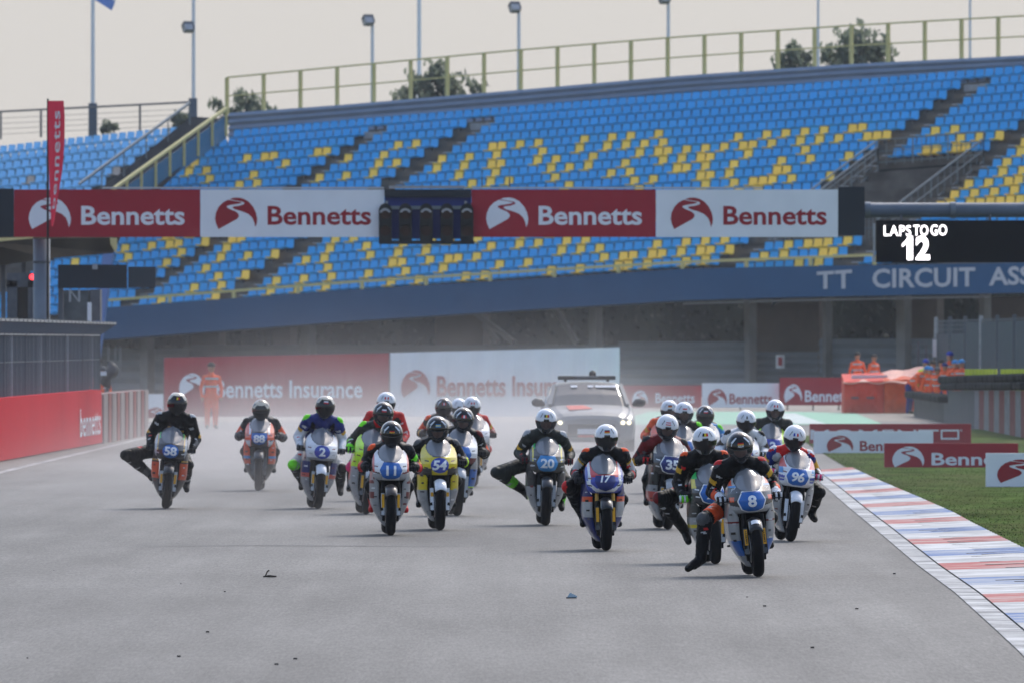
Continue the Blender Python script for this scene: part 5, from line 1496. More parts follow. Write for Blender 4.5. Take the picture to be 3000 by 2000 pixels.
m_hub = None
RIDERS = [
 dict(at=(2222.7, 1689), lean=-5, yaw=3, k=.973, head=(2167.3, 1306.6), pitch=24, helm='K', visor='C', flag=FLAG['DE'], fine=True, glove=('white', 'black'), voxel=.0125,
  suit=dict(base='black', pad='grey', rules=[('pad', 0, 0, .6, 'top', 'red'), ('upper', 1, .3, .5, 'out', 'gold'), ('upper', -1, .42, .6, 'out', 'gold'), ('fore', 0, .45, .8, 'out', 'orange'), ('fore', 0, .8, 1, '', 'white'), ('thigh', -1, .62, .9, '', 'orange'), ('knee', -1, 0, 1, 'front', 'grey'), ('shin', 1, 0, .6, 'out', 'red')]),
  worldleg={-1: ((-.515, .60, .56), (-.56, .62, .17), (-.685, .50, .075))},
  num='8', plate='hex', rim=True, platec='blue', fender='black', guard='dgrey', numz=.735, numh=.11,
  cowl=lambda x, z: ('sky' if .885 < z < .90 else ('orange' if z > .90 and x > .17 else ('lgrey' if z > .90 else ('silver' if z < .655 + x * .25 else ('orange' if x > .17 and .74 < z < .79 else 'dgrey'))))),
  side=lambda u, z: ('blue' if z < .36 and u < .75 and z > .2 else ('dred' if .53 < z < .545 else 'silver')),
  marks=[('JRP', -.165, .865, .05, .024, 'lgrey', .4), ('JRP', .165, .865, .05, .024, 'lgrey', -.4), ('#', -.165, .835, .06, .007, 'lgrey', 0), ('#', .165, .835, .06, .007, 'lgrey', 0), ('#', .108, .735, .024, .018, 'fluo', 0)],
  blabel='silver and grey motorcycle with number 8, nearest of the field', rlabel='rider in black with red shoulder tips, left foot off the peg, leading the field'),
 dict(at=(2096.5, 1651), lean=-2.3, yaw=3, k=.95, head=(2064, 1287.5), pitch=14, helm='W', visor='D', flag=FLAG['BE'], glove=('fgreen', 'white'), voxel=.013,
  suit=dict(base='black', rules=[('pad', 0, 0, .5, 'top', 'orange'), ('knee', -1, 0, 1, 'out', 'dred'), ('upper', -1, .35, .55, 'out', 'gold')]),
  worldleg={-1: ((-.56, .62, .68), (-.30, .95, .33), (-.27, .80, .22))}, wr={-1: (-.30, .40, .745)},
  num='27', numx=.02, plate='hex', rim=True, platec='blue', fender='silver', guard='silver',
  cowl=lambda x, z: ('green' if z > .90 and x > .15 else ('yellow' if x > .17 and z > .80 else 'dgrey')),
  side=lambda u, z: ('olive' if z > .5 else ('yellow' if .38 < z < .41 else 'silver')),
  blabel='dark grey motorcycle half hidden behind the leading number 8', rlabel='rider in plain black with white helmet, Belgian flag and bright green gloves'),
 dict(at=(1775.5, 1612), lean=-.5, yaw=3.5, k=.975, head=(1776.5, 1279), pitch=12, helm='W', visor='D', flag=FLAG['DE'], glove=('black', 'dgrey'), voxel=.013,
  suit=dict(base='black', pad='dgrey', rules=[('pad', 0, 0, .5, 'top', 'orange'), ('upper', 0, .35, .85, 'out', 'lgrey'), ('upper', 0, .28, .35, 'out', 'gold'), ('fore', 0, .25, .6, 'out', 'grey'), ('fore', 0, .3, .45, 'front', 'red'), ('knee', -1, 0, 1, 'out', 'red'), ('thigh', 0, .5, .8, 'out', 'dred')]),
  worldleg={-1: ((-.40, .60, .70), (-.24, .98, .36), (-.25, .80, .28))},
  num='17', numh=.075, numz=.78, shear=.18, plate='shield', platec='navy', fender='black', guard='black', gold=1,
  cowl=lambda x, z: ('white' if (abs(z - (.655 + .9 * max(0, x - .10))) < .022 and x < .2) or (.158 < x < .185 and z > .70) else ('red' if z > .80 and x < .16 else ('orange' if z > .92 else 'royal'))),
  side=lambda u, z: ('navy' if z > .62 else ('orange' if .54 < z < .6 and u < .5 else ('lgrey' if .36 < z < .53 and u < .6 else 'navy'))),
  blabel='dark blue motorcycle with white V stripe and number 17', rlabel='rider in black with red shoulders and white upper-arm panels, white helmet, German flag'),
 dict(at=(2314.5, 1585), lean=7, yaw=4, k=.975, head=(2328, 1280), pitch=24, helm='W', visor='D', flag=FLAG['FR'], glove=('white', 'pink'),
  suit=dict(base='red', torso='lgrey', thigh='black', shin='black', knee='black', upper='navy', fore='black', pad='red', rules=[('upper', 0, .3, .75, 'out', 'gold'), ('fore', 0, .3, 1, 'out', 'white'), ('pad', 0, 0, .3, 'top', 'white')]),
  worldleg={1: ((.34, .70, .56), (.27, 1.0, .33), (.31, .84, .24))},
  num='96', plate='hex', rim=True, platec='blue', fender='white', guard='white', stick=(.30, .30), shear=.1,
  cowl=lambda x, z: ('palered' if (z > .80 and x > .12 + .3 * (z - .8) and z > .84) else ('sky' if x > .17 and .77 < z < .84 else ('royal' if x > .15 and z < .74 + .2 * (x - .15) and z > .68 else 'white'))),
  side=lambda u, z: ('red' if u > .45 and .3 < z < .5 else 'silver'),
  blabel='white and red motorcycle with number 96 beside the kerb', rlabel='rider in red, blue and white nearest the kerb with white helmet and French flag'),
 dict(at=(1144, 1567), lean=.6, yaw=2.5, k=1.005, head=(1147.3, 1269), pitch=26, helm='K', visor='D', flag=FLAG['DE'], glove=('black', 'dgrey'),
  suit=dict(base='black', pad='orange', boot='red', rules=[('pad', 1, 0, 1, '', 'dgrey'), ('fore', 0, .1, .55, 'out', 'red'), ('upper', 0, .65, .9, 'out', 'gold'), ('upper', 1, .3, .5, 'out', 'fgreen')]),
  num='11', plate='hex', platec='blue', fender='brown', guard='lgrey',
  cowl=lambda x, z: ('palered' if x > .19 and z > .72 else ('dred' if abs(z - (.70 + .25 * (x - .12))) < .008 and x > .13 else ('silver' if z < .70 and x > .1 else 'white'))),
  side=lambda u, z: ('dred' if (.42 < z < .5 or .6 < z < .64) and u > .12 else 'silver'),
  blabel='white and silver motorcycle with number 11', rlabel='rider in black with red forearms and red boots, black helmet, left of yellow motorcycle'),
 dict(at=(1288.6, 1552), lean=0, yaw=3.5, k=1.037, head=(1282, 1254.7), pitch=22, helm='K', visor='C', flag=FLAG['SE'], glove=('black', 'dgrey'),
  suit=dict(base='black', pad='grey', rules=[('upper', 0, .55, .85, 'out', 'grey'), ('upper', 0, .85, 1, 'out', 'gold'), ('fore', 1, .2, .4, 'out', 'fluo')]),
  num='54', plate='oval', platec='royal', fender='white', guard='white', stick=(.40, .45), shear=.12,
  cowl=lambda x, z: ('dgrey' if z < .70 and x > .09 else 'yellow'),
  side=lambda u, z: ('dgrey' if z > .63 else ('yellow' if z > .45 and u < .8 else 'silver')),
  blabel='yellow motorcycle with number 54', rlabel='rider in black with grey shoulders on the yellow motorcycle, black helmet'),
 dict(at=(1955, 1549.5), lean=4.5, yaw=4, k=1.035, head=(1955, 1249), pitch=22, helm='W', visor='C', flag=FLAG['AT'], glove=('black', 'red'),
  suit=dict(base='dred', torso='dred', thigh='black', shin='black', knee='black', upper='dred', fore='black', pad='dgrey', rules=[('fore', 0, .0, .2, 'out', 'gold'), ('upper', 0, .5, .65, 'out', 'black')]),
  num='35', plate='hex', rim=True, platec='navy', fender='silver', guard='silver',
  cowl=lambda x, z: ('cream' if x > .18 and z > .86 else 'dgrey'), side=lambda u, z: ('olive' if z > .5 else ('palered' if .3 < z < .42 else 'silver')),
  blabel='dark motorcycle with number starting 3 left of the black-suited Belgian-flag rider', rlabel='rider in dark red with white helmet and red-white-red flag'),
 dict(at=(1597.7, 1538), lean=2, yaw=2, k=1.015, head=(1600, 1230), pitch=16, helm='W', visor='C', flag=FLAG['BE'], glove=('dred', 'dgrey'),
  suit=dict(base='olive', pad='lgrey', boot='black', rules=[('pad', 0, .25, 1, '', 'olive'), ('upper', 0, .6, .75, 'out', 'gold'), ('shin', -1, .62, 1, 'front', 'fgreen'), ('boot', 1, .4, 1, 'out', 'fgreen')]),
  worldleg={-1: ((-.60, .62, .66), (-.255, .98, .42), (-.20, .82, .36)), 1: ((.24, .66, .56), (.20, 1.02, .30), (.21, .86, .20))},
  num='20', plate='hex', platec='sky', fender='dgrey', guard='silver', stick=(.3, .3),
  cowl=lambda x, z: ('green' if z > .91 and .13 < x < .17 else ('lgrey' if z > .93 or (x > .165 and .695 < z < .71) else ('yellow' if .165 < x < .185 and z > .76 else 'olive'))),
  side=lambda u, z: ('dgrey' if z > .45 else ('fluo' if .28 < z < .34 and u > .4 else 'silver')),
  blabel='dark green-grey motorcycle with number 20 in front of the safety car', rlabel='rider in dark green-grey with left knee stuck out, in front of the safety car'),
 dict(at=(1338, 1510), lean=4, yaw=4, k=1.067, head=(1357, 1227.5), pitch=22, helm='K', visor='C', flag=FLAG['CH'], glove=('black', 'dgrey'),
  suit=dict(base='black', pad='dred', rules=[('upper', 1, .55, 1, 'out', 'orange'), ('upper', -1, .4, .8, 'out', 'red')]),
  num='5', numx=-.02, plate='hex', platec='blue', fender='lgrey', guard='lgrey', stick=(.3, .3),
  cowl=lambda x, z: ('white' if z > .70 else 'dred'), side=lambda u, z: ('blue' if .36 < z < .58 and u < .5 else ('fluo' if .33 < z < .36 else 'silver')),
  blabel='white motorcycle with number 5 behind the yellow motorcycle', rlabel='rider in black with orange arm and black helmet, Swiss flag'),
 dict(at=(1071.7, 1505), lean=6.5, yaw=4, k=1.046, head=(1122.8, 1210), pitch=22, helm='K', visor='C', flag=FLAG['CZ'], glove=('fgreen', 'black'),
  suit=dict(base='olive', pad='fgreen', rules=[('shoulder', 0, 0, .5, '', 'red'), ('fore', 0, .3, .45, 'out', 'fgreen'), ('fore', 0, .85, 1, '', 'fgreen'), ('knee', -1, 0, 1, 'out', 'pink')]),
  num='58', plate=None, fender='lgrey', guard='grey',
  cowl=lambda x, z: 'fluo' if x > .12 else 'dgrey', side=lambda u, z: ('fluo' if z > .58 and u < .4 else ('palered' if z > .4 and u > .3 else 'silver')),
  blabel='fluorescent yellow motorcycle behind number 11', rlabel='rider with bright green shoulders, gloves and black helmet behind the number 11 motorcycle'),
 dict(at=(484.9, 1489), lean=5, yaw=1, k=1.04, head=(519, 1181), pitch=10, helm='K2', visor='D', flag=FLAG['BE'], glove=('black', 'dgrey'),
  suit=dict(base='black', rules=[('pad', 0, 0, .35, 'top', 'lgrey'), ('upper', 0, .8, .95, 'out', 'gold'), ('fore', 1, .4, .8, 'out', 'grey'), ('boot', -1, .2, .8, '', 'grey'), ('boot', 1, 0, .4, '', 'lgrey')]),
  worldleg={-1: ((-.555, .62, .735), (-.235, .98, .46), (-.20, .82, .40)), 1: ((.28, .66, .60), (.255, 1.0, .34), (.27, .84, .25))},
  num='58', plate='oval', platec='blue', fender='black', guard='lgrey', stick=(.34, .46),
  cowl=lambda x, z: ('green' if z > .90 and x < .165 else ('gold' if .165 < x < .182 and z > .74 else ('lgrey' if x > .185 or z > .94 else 'dgrey'))),
  side=lambda u, z: ('orange' if z < .60 and z > .38 and u < .6 else ('gold' if .62 < z < .64 else 'dgrey')),
  blabel='dark grey motorcycle with number 58, furthest left', rlabel='rider in plain black leathers with left knee out wide, furthest left of the field'),
 dict(at=(929.6, 1489), lean=5, yaw=4.5, k=1.024, head=(952.6, 1190), pitch=14, helm='K2', visor='D', flag=FLAG['CZ'], glove=('black', 'grey'),
  suit=dict(base='navy', pad='fgreen', upper='white', fore='white', thigh='lgrey', shin='black', knee='black', boot='black', rules=[('upper', 0, 0, .45, '', 'navy'), ('upper', 0, .45, .6, 'out', 'gold'), ('torso', 0, 0, 1, 'in', 'black'), ('knee', -1, 0, 1, 'front', 'fgreen')]),
  worldleg={-1: ((-.33, .62, .60), (-.22, 1.0, .36), (-.24, .82, .28)), 1: ((.31, .70, .55), (.30, 1.0, .30), (.31, .84, .20))},
  num='2', plate='oval', platec='royal', fender='white', guard='lgrey', stick=(.34, .46),
  cowl=lambda x, z: ('silver' if z < .655 else 'white'), side=lambda u, z: ('navy' if .45 < z < .62 and u < .3 else ('palered' if .4 < z < .6 and u < .45 else 'silver')),
  blabel='white motorcycle with round purple-blue plate and number 2', rlabel='rider in blue and white with bright green shoulders, left of centre'),
 dict(at=(756.9, 1436), lean=1, yaw=0, k=1.047, head=(764.6, 1199), pitch=28, helm='K2', visor='D', flag=None, glove=('grey', 'dgrey'), shellc='black',
  suit=dict(base='dgrey', rules=[('upper', 0, .3, .8, 'out', 'orange'), ('fore', 0, .0, .6, 'out', 'grey'), ('pad', 0, 0, 1, '', 'black')]),
  num='88', plate='shield', platec='blue', fender='dgrey', guard='dgrey', stick=(.3, .3),
  cowl=lambda x, z: ('white' if .125 < x < .155 and z > .80 or (x > .13 and z < .715) else ('orange' if x > .12 else 'dgrey')),
  side=lambda u, z: ('orange' if (z > .5 or .38 < z < .46) and u < .5 else ('sky' if .42 < z < .5 else 'dgrey')),
  blabel='orange and grey motorcycle with number 88, farthest back on the left', rlabel='tucked-in rider in grey with orange arms, smallest figure on the left'),
 # riders further back in the dust
 dict(at=(2175, 1503), lean=2, yaw=3, k=1.0, head=(2186, 1232), pitch=18, helm='W', visor='D', flag=FLAG['FI'], glove=('white', 'black'),
  suit=dict(base='white', pad='black', rules=[('upper', 0, .4, .9, 'out', 'brown'), ('torso', 0, 0, 1, 'in', 'black')]),
  num='11', plate='hex', platec='navy', cowl=lambda x, z: 'white' if z > .78 else 'lgrey', side=lambda u, z: 'silver',
  blabel='pale motorcycle mostly hidden behind the number 8 rider', rlabel='rider in white leathers with white helmet and dark cross, behind the leading rider'),
 dict(at=(2258, 1464), lean=2, yaw=3, k=1.03, head=(2271, 1199.5), pitch=16, helm='W', visor='C', flag=FLAG['GB'], glove=('black', 'dgrey'),
  suit=dict(base='olive', rules=[]), num='2', plate='hex', platec='royal', cowl=lambda x, z: 'fluo' if x > .135 else 'lgrey', side=lambda u, z: 'fluo' if z > .6 else 'silver',
  blabel='motorcycle with fluorescent yellow cheeks behind number 96', rlabel='rider in dark leathers with white helmet furthest right at the back'),
 dict(at=(1998, 1472), lean=2, yaw=3, k=1.03, head=(2004, 1207), pitch=14, helm='W', visor='C', flag=FLAG['CZ'], glove=('fgreen', 'black'),
  suit=dict(base='black', pad='fgreen', rules=[]), num='5', plate='hex', platec='blue', cowl=lambda x, z: 'lgrey', side=lambda u, z: 'silver',
  blabel='grey motorcycle hidden behind the dark red rider', rlabel='rider with bright green shoulder and white helmet, white and red flag, behind dark red rider'),
 dict(at=(1950, 1444), lean=1, yaw=3, k=1.03, head=(1961, 1200), pitch=14, helm='W', visor='C', flag=FLAG['DE'], glove=('black', 'dgrey'),
  suit=dict(base='orange', torso='dgrey', rules=[('upper', 0, .4, .6, 'out', 'gold')]), num='20', plate='hex', platec='blue', cowl=lambda x, z: 'orange', side=lambda u, z: 'silver',
  blabel='orange motorcycle at the back right of the safety car', rlabel='rider in orange with white helmet just right of the safety car'),
 dict(at=(2066, 1450), lean=1, yaw=3, k=1.03, head=(2066, 1216), pitch=16, helm='K', visor='D', flag=FLAG['CZ'], glove=('black', 'dgrey'),
  suit=dict(base='sky', torso='black', pad='fgreen', rules=[]), num='54', plate='hex', platec='blue', cowl=lambda x, z: 'lgrey', side=lambda u, z: 'silver',
  blabel='grey motorcycle behind the Belgian-flag rider', rlabel='rider in black helmet and pale blue sleeves at the back, among white helmets'),
 dict(at=(1117, 1466), lean=2, yaw=3, k=1.04, head=(1131.5, 1178), pitch=12, helm='W', visor='D', flag=FLAG['GB'], glove=('black', 'dgrey'),
  suit=dict(base='red', torso='black', rules=[]), num='8', plate='hex', platec='blue', cowl=lambda x, z: 'white', side=lambda u, z: 'silver',
  blabel='white motorcycle hidden behind the fluorescent yellow one', rlabel='white-helmeted rider with red shoulders hidden behind the bright green rider'),
 dict(at=(1292, 1428), lean=1, yaw=3, k=1.03, head=(1299.7, 1192), pitch=16, helm='K', visor='D', flag=FLAG['CH'], glove=('brown', 'dgrey'), shellc='brown',
  suit=dict(base='brown', pad='orange', rules=[('upper', 0, .3, .8, 'out', 'orange'), ('fore', 0, .5, .8, 'out', 'gold')]), num='96', plate='hex', platec='blue', cowl=lambda x, z: 'lgrey', side=lambda u, z: 'silver',
  blabel='pale motorcycle in the dust behind the yellow motorcycle', rlabel='dusty rider in brown with orange shoulders and brown helmet, above yellow motorcycle'),
 dict(at=(1337, 1402), lean=1, yaw=3, k=1.03, head=(1345, 1192), pitch=16, helm='W', visor='D', flag=None, glove=('black', 'dgrey'),
  suit=dict(base='lgrey', rules=[]), num='17', plate='hex', platec='blue', cowl=lambda x, z: 'lgrey', side=lambda u, z: 'silver',
  blabel='grey motorcycle farthest back in the dust', rlabel='farthest rider in pale grey, white helmet between two helmets in the dust'),
 dict(at=(1388, 1424), lean=3, yaw=4, k=1.04, head=(1383, 1189), pitch=18, helm='W', visor='D', flag=FLAG['GB'], glove=('black', 'dgrey'),
  suit=dict(base='red', torso='dgrey', fore='dred', rules=[('upper', 0, .4, .6, 'out', 'gold')]), num='58', plate=None, cowl=lambda x, z: 'white', side=lambda u, z: 'silver',
  blabel='white motorcycle in the dust right of the Swiss-flag rider', rlabel='rider in red with white helmet in the dust right of the Swiss-flag rider'),
]
for sp in RIDERS: team(sp)
# ================================================================== SAFETY CAR
def make_car(px, D):
    x0 = P(px, 1000, D).x
    car = thing('safety_car', 'dusty silver white estate safety car with roof light bar and lit headlights', 'car', (x0, D, 0), (0, 0, R(2)))
    m_body = M('car_white_paint', (.24, .24, .238), .45, coat=.15, noise=.04, nscale=2, dirt=(.26, .25, .24), dscale=1.5, damt=.5)
    m_glass = M('car_glass', (.05, .056, .06), .06, coat=.5)
    m_trim = M('car_black_trim', (.02, .02, .021), .45)
    m_decal = M('car_red_decal', srgb(206, 66, 44), .4)
    # sections: y, half-width, sill z, shoulder z, half-width at roof, top z, crown
    S = [(0.00, .74, .28, .60, .60, .66), (.06, .88, .22, .66, .66, .73), (.25, .93, .20, .74, .74, .80), (.60, .94, .20, .82, .80, .87), (1.00, .94, .20, .88, .82, .92), (1.35, .94, .20, .93, .83, .95),
         (1.70, .94, .20, .96, .77, 1.17), (2.12, .94, .20, .97, .71, 1.39), (2.8, .94, .20, .98, .71, 1.43), (3.7, .93, .22, .98, .69, 1.42), (4.45, .91, .26, .97, .66, 1.37), (4.66, .88, .34, .94, .66, 1.02), (4.70, .80, .4, .85, .6, .88)]
    def prof(s):
        y, w, zb, zs, wt, zt = s
        pts = [(0, zb), (w * .75, zb), (w * .95, zb + .06), (w, zb + .22), (w, (zb + zs) / 2 + .1), (w * .985, zs - .05), (w * .95, zs), ((w * .95 + wt) / 2, (zs + zt) / 2), (wt, zt - .03), (wt * .86, zt + .008), (wt * .4, zt + .03), (0, zt + .035)]
        return pts
    secs = [prof(s) for s in S]; n = len(secs[0])
    body = MB(); glass = MB()
    for i in range(len(S) - 1):
        for k in range(n - 1):
            for sd in (-1, 1):
                q = [(sd * secs[i][k][0], S[i][0], secs[i][k][1]), (sd * secs[i][k + 1][0], S[i][0], secs[i][k + 1][1]), (sd * secs[i + 1][k + 1][0], S[i + 1][0], secs[i + 1][k + 1][1]), (sd * secs[i + 1][k][0], S[i + 1][0], secs[i + 1][k][1])]
                gl = (5 <= i <= 6 and k >= 8) or (7 <= i <= 9 and k in (6, 7)) or (i == 10 and k >= 8)
                (glass if gl else body).add(q, [(0, 1, 2, 3) if sd > 0 else (3, 2, 1, 0)], m_glass if gl else m_body)
    for sd in (-1, 1):
        body.add([(sd * p[0], 0, p[1]) for p in secs[0]] , [tuple(range(n))], m_body)
        body.bar((sd * .82, 1.38, .965), (sd * .70, 2.11, 1.385), .08, .07, m_body)
    for f in (body,):
        bo_ = f.build('body', car, smooth=False)
    glass.build('windscreen', car)
    g = MB(); g.box((0, -.012, .48), (1.0, .06, .20), m_trim); g.box((0, -.02, .36), (1.2, .06, .10), m_trim); g.build('grille', car, bevel=.02)
    np_ = MB(); np_.box((-.05, -.05, .43), (.5, .02, .11), m_white); np_.build('number_plate', car)
    bd = MB(); bd.box((-.12, -.052, .33), (.34, .02, .05), m_decal); bd.build('bumper_decal', car)
    dc = MB()
    hz = lambda y: float(np.interp(y, [s[0] for s in S], [s[5] for s in S])) + .045
    dc.add([(-.45, .42, hz(.42)), (.05, .55, hz(.55)), (-.12, 1.1, hz(1.1)), (-.50, 1.0, hz(1.0))], [(0, 1, 2, 3)], m_decal); dc.build('bonnet_decal', bo_)
    sp_ = MB(); m_st = M('screen_strip', (.66, .67, .70), .5)
    for a, b in ((-.36, -.22), (.0, .12), (.16, .60)):
        sp_.add([(a, 1.93, 1.345), (b, 1.93, 1.345), (b, 2.02, 1.385), (a, 2.02, 1.385)], [(0, 1, 2, 3)], m_st)
    sp_.build('screen_sticker', car, solid=.01)
    m_head = M('lit_headlight', (1.0, .90, .62), .3, emit=1.3)
    for s in (-1, 1):
        h = MB(); h.add([(s * .58, -.012, .64), (s * .84, .03, .66), (s * .87, .05, .60), (s * .60, -.02, .57)], [(0, 1, 2, 3)], M('headlight_glass', (.5, .5, .5), .1)); ho = h.build('headlight', car, solid=.03)
        for cx in (.66, .79):
            l = MB(); l.tube([(s * cx, -.02 + .04 * (cx > .7), .615), (s * cx, -.04 + .04 * (cx > .7), .615)], .045, m_head, 12); l.build('lit_bulb', ho)
        mr = MB(); mr.tube([(s * .93, 1.50, .97), (s * 1.01, 1.48, 1.02), (s * 1.13, 1.48, 1.03), (s * 1.19, 1.50, 1.02)], [.03, .085, .09, .05], m_trim, 12); mr.build('wing_mirror', car, smooth=True)
        for yy in (.88, 3.75):
            w = MB(); w.tube([(s * .93, yy, .33), (s * .72, yy, .33)], .33, m_rubber, 24); w.tube([(s * .935, yy, .33), (s * .93, yy, .33)], .22, m_alloy, 20); w.build('wheel', car)
    lb = MB(); lb.box((0, 2.5, 1.545), (1.22, .30, .085), m_trim); lb.box((0, 2.36, 1.56), (.5, .03, .05), m_dsteel)
    for s in (-1, 1): lb.bar((s * .45, 2.5, 1.46), (s * .45, 2.5, 1.56), .06, .06, m_trim)
    lb.build('light_bar', car, bevel=.015)
    bc = MB(); bc.tube([(.13, 2.6, 1.58), (.13, 2.6, 1.66), (.13, 2.6, 1.70)], [.075, .075, .03], m_trim, 12); bc.build('beacon', car)
    return car
make_car(1733, 239)

# ================================================================== MARSHALS
m_hi = M('leather_hivis', srgb(250, 104, 56), .75, noise=.15, nscale=9); MATS['leather_hivis'] = m_hi
def marshal(px, py_feet, D, hgt, label, yaw=0, lean=0, crouch=0, cap='sky', top='hivis', legs='hivis', arms=None, z0=None, stoop=0, headc=None, group='track marshals in orange overalls'):
    q = P(px, py_feet, D)
    z = q.z if z0 is None else z0
    root = thing('person', label, 'person', (q.x, D, z), (0, 0, R(yaw)), group=group)
    k = hgt / 1.75; root.scale = (k, k, k)
    st = R(stoop); hip = Vector((0, 0, .90)); up = Vector((math.sin(R(lean)), -math.sin(st), math.cos(st)))
    ch = hip + up * .46; nk = hip + up * .60; hd = hip + up * .74 + Vector((0, -.02, 0))
    caps = [(hip, .15, hip + up * .25, .15, 'torso', 0), (hip + up * .25, .15, ch, .155, 'torso', 0), (ch, .14, nk, .075, 'torso', 0), (nk, .06, hd, .06, 'head', 0), (hd, .095, hd + up * .07, .095, 'head', 0), (hd + Vector((0, -.095, .01)), .012, hd + Vector((0, -.105, -.02)), .015, 'head', 0)]
    for s in (-1, 1):
        sh = ch + Vector((s * .19, 0, .02)); caps.append((ch, .12, sh, .075, 'torso', s))
        wr = Vector(arms[s]) if arms and s in arms else sh + Vector((s * .07, -.06, -.52))
        E = ik(sh, wr, .29, .26, (s * .7, .6, -.2))
        caps += [(sh, .068, E, .052, 'arm', s), (E, .052, wr, .040, 'arm', s), (wr, .038, wr + (wr - E).normalized() * .07, .036, 'hand', s)]
        for f in range(4):
            o = Vector(((f - 1.5) * .018, 0, 0)); d = (wr - E).normalized(); caps.append((wr + d * .07 + o, .010, wr + d * (.135 - .008 * abs(f - 1.5)) + o, .008, 'hand', s))
        caps.append((wr + Vector((-s * .025, -.02, -.02)), .011, wr + Vector((-s * .04, -.05, -.06)), .009, 'hand', s))
        hp = hip + Vector((s * .09, 0, -.03)); kn = hp + Vector((s * .02, -.02, -.40)); an = Vector((s * .11, .02, .09))
        caps += [(hp, .115, kn, .085, 'leg', s), (kn, .08, an, .065, 'leg', s), (an, .05, an + Vector((s * .02, -.16, -.04)), .04, 'shoe', s)]
    cols = dict(torso=top, arm=top, leg=legs, shoe='black')
    for c in (top, legs, 'black'): leather(c) if c != 'hivis' else None
    def colour(caps, bi, bt, nr, c):
        return [('skin' if caps[b][4] in ('head', 'hand') else 'leather_' + cols[caps[b][4]]) for b in bi]
    queue_body('body', root, [(tuple(a), b, tuple(c_), d, e, f) for a, b, c_, d, e, f in caps], colour, .022)
    # cap with a peak, and reflective bands on the overall
    cp = MB(); cm_ = M('cap_' + cap, CO[cap], .7)
    cp.grid(lambda u, v: hd + up * .045 + Vector((.112 * math.cos(6.2832 * u) * math.cos(1.5 * v), .118 * math.sin(6.2832 * u) * math.cos(1.5 * v), .118 * math.sin(1.5 * v))), 16, 6, cm_)
    cp.grid(lambda u, v: hd + up * .05 + Vector(((u - .5) * .16, -.10 - .08 * v * (1 - (2 * u - 1) ** 2 * .5), -.01 * v)), 6, 2, cm_); cp.build('cap', root, smooth=True, solid=.004)
    bd = MB(); m_refl = M('reflective_band', (.55, .56, .56), .35)
    for f in (.16, .30):
        c = hip + up * (.46 * f / .3)
        bd.grid(lambda u, v: c + Vector((.205 * math.cos(6.2832 * u), .160 * math.sin(6.2832 * u), .05 * v - .02)), 18, 1, m_refl)
    bd.build('reflective_band', root, smooth=True)
    return root
marshal(619, 1262, 300, 1.72, 'marshal in orange overalls walking on the track edge before the red banner', yaw=10, cap='brown', z0=0.0)
marshal(287, 1178, 283, 1.6, 'marshal in orange at the far end of the left wall with camera gear', yaw=20, cap='grey', z0=0.15, stoop=30)
marshal(2512, 1190, 392, 1.65, 'orange-clad marshal behind the air fence, left of the pair', cap='brown', z0=.25)
marshal(2560, 1190, 391, 1.62, 'orange-clad marshal behind the air fence, right of the pair', cap='brown', z0=.22, yaw=40)
marshal(2664, 1204, 354, 1.72, 'marshal in dark trousers leaning on the air fence in an orange vest', yaw=70, stoop=48, legs='navy', top='hivis', cap='sky', z0=.05)
GRP = (
    (2722, 345, 1.52, 20, 'marshal with pale blue cap at the left front of the group by the tyres', 'sky', 'hivis'), (2747, 344, 1.50, -20, 'short orange marshal beside the pale-capped one at the front', 'grey', 'hivis'),
    (2768, 350, 1.62, 10, 'orange marshal with dark blue cap in the middle of the group', 'navy', 'hivis'), (2790, 346, 1.72, 40, 'orange marshal with light blue cap turned sideways near the yellow cushion', 'sky', 'hivis'),
    (2818, 342, 1.74, -30, 'orange marshal at the right end of the group beside the yellow cushion', 'sky', 'hivis'), (2783, 360, 1.95, 0, 'tallest marshal at the back of the group', 'royal', 'hivis'),
    (2712, 362, 1.72, 0, 'marshal in a yellow vest at the back of the group', 'royal', 'fluo'), (2733, 356, 1.68, 15, 'bare-headed brown-haired orange marshal in the second row of the group', 'brown', 'hivis'),
    (2803, 354, 1.70, -60, 'orange marshal half hidden between the two tall ones on the right', 'brown', 'hivis'), (2757, 364, 1.70, 5, 'orange marshal in the back row behind the dark blue cap', 'brown', 'hivis'))
for i, (px, D, hh, yw, lab, cp_, tp) in enumerate(GRP):
    marshal(px, 1200, D, hh, lab, yaw=yw, cap=cp_, z0=0.0, top=tp, legs='navy' if i % 2 else 'hivis', stoop=8 if i % 3 == 0 else 0)
# photographer's gear at the end of the left wall
cg = thing('camera_rig', 'dark covered camera on a stand at the end of the left wall', 'camera', (P(315, 0, 281).x, 281, 0))
mb = MB(); mb.tube([(0, 0, 0), (0, 0, 1.35)], .04, m_dsteel, 8); mb.tube([(-.3, .1, 0), (0, 0, 1.0)], .02, m_dsteel, 6); mb.tube([(.3, .1, 0), (0, 0, 1.0)], .02, m_dsteel, 6); mb.build('stand', cg)
mb = MB(); mb.grid(lambda u, v: (.24 * math.cos(6.2832 * u) * math.sin(math.pi * v) + .08 * v, .3 * math.sin(6.2832 * u) * math.sin(math.pi * v), 1.5 + .2 * math.cos(math.pi * v) + .05 * math.sin(9 * u) + .2 * (math.cos(6.28 * u) * .5)), 14, 8, M('dark_rain_cover', (.045, .047, .05), .6, noise=.3, bump=.4, bscale=6)); mb.build('rain_cover', cg, smooth=True)
mb = MB(); q = P(293, 1093, 280.6); mb.box((q.x - cg.location.x, -.4, q.z), (.32, .1, .1), m_white); mb.build('white_board', cg)

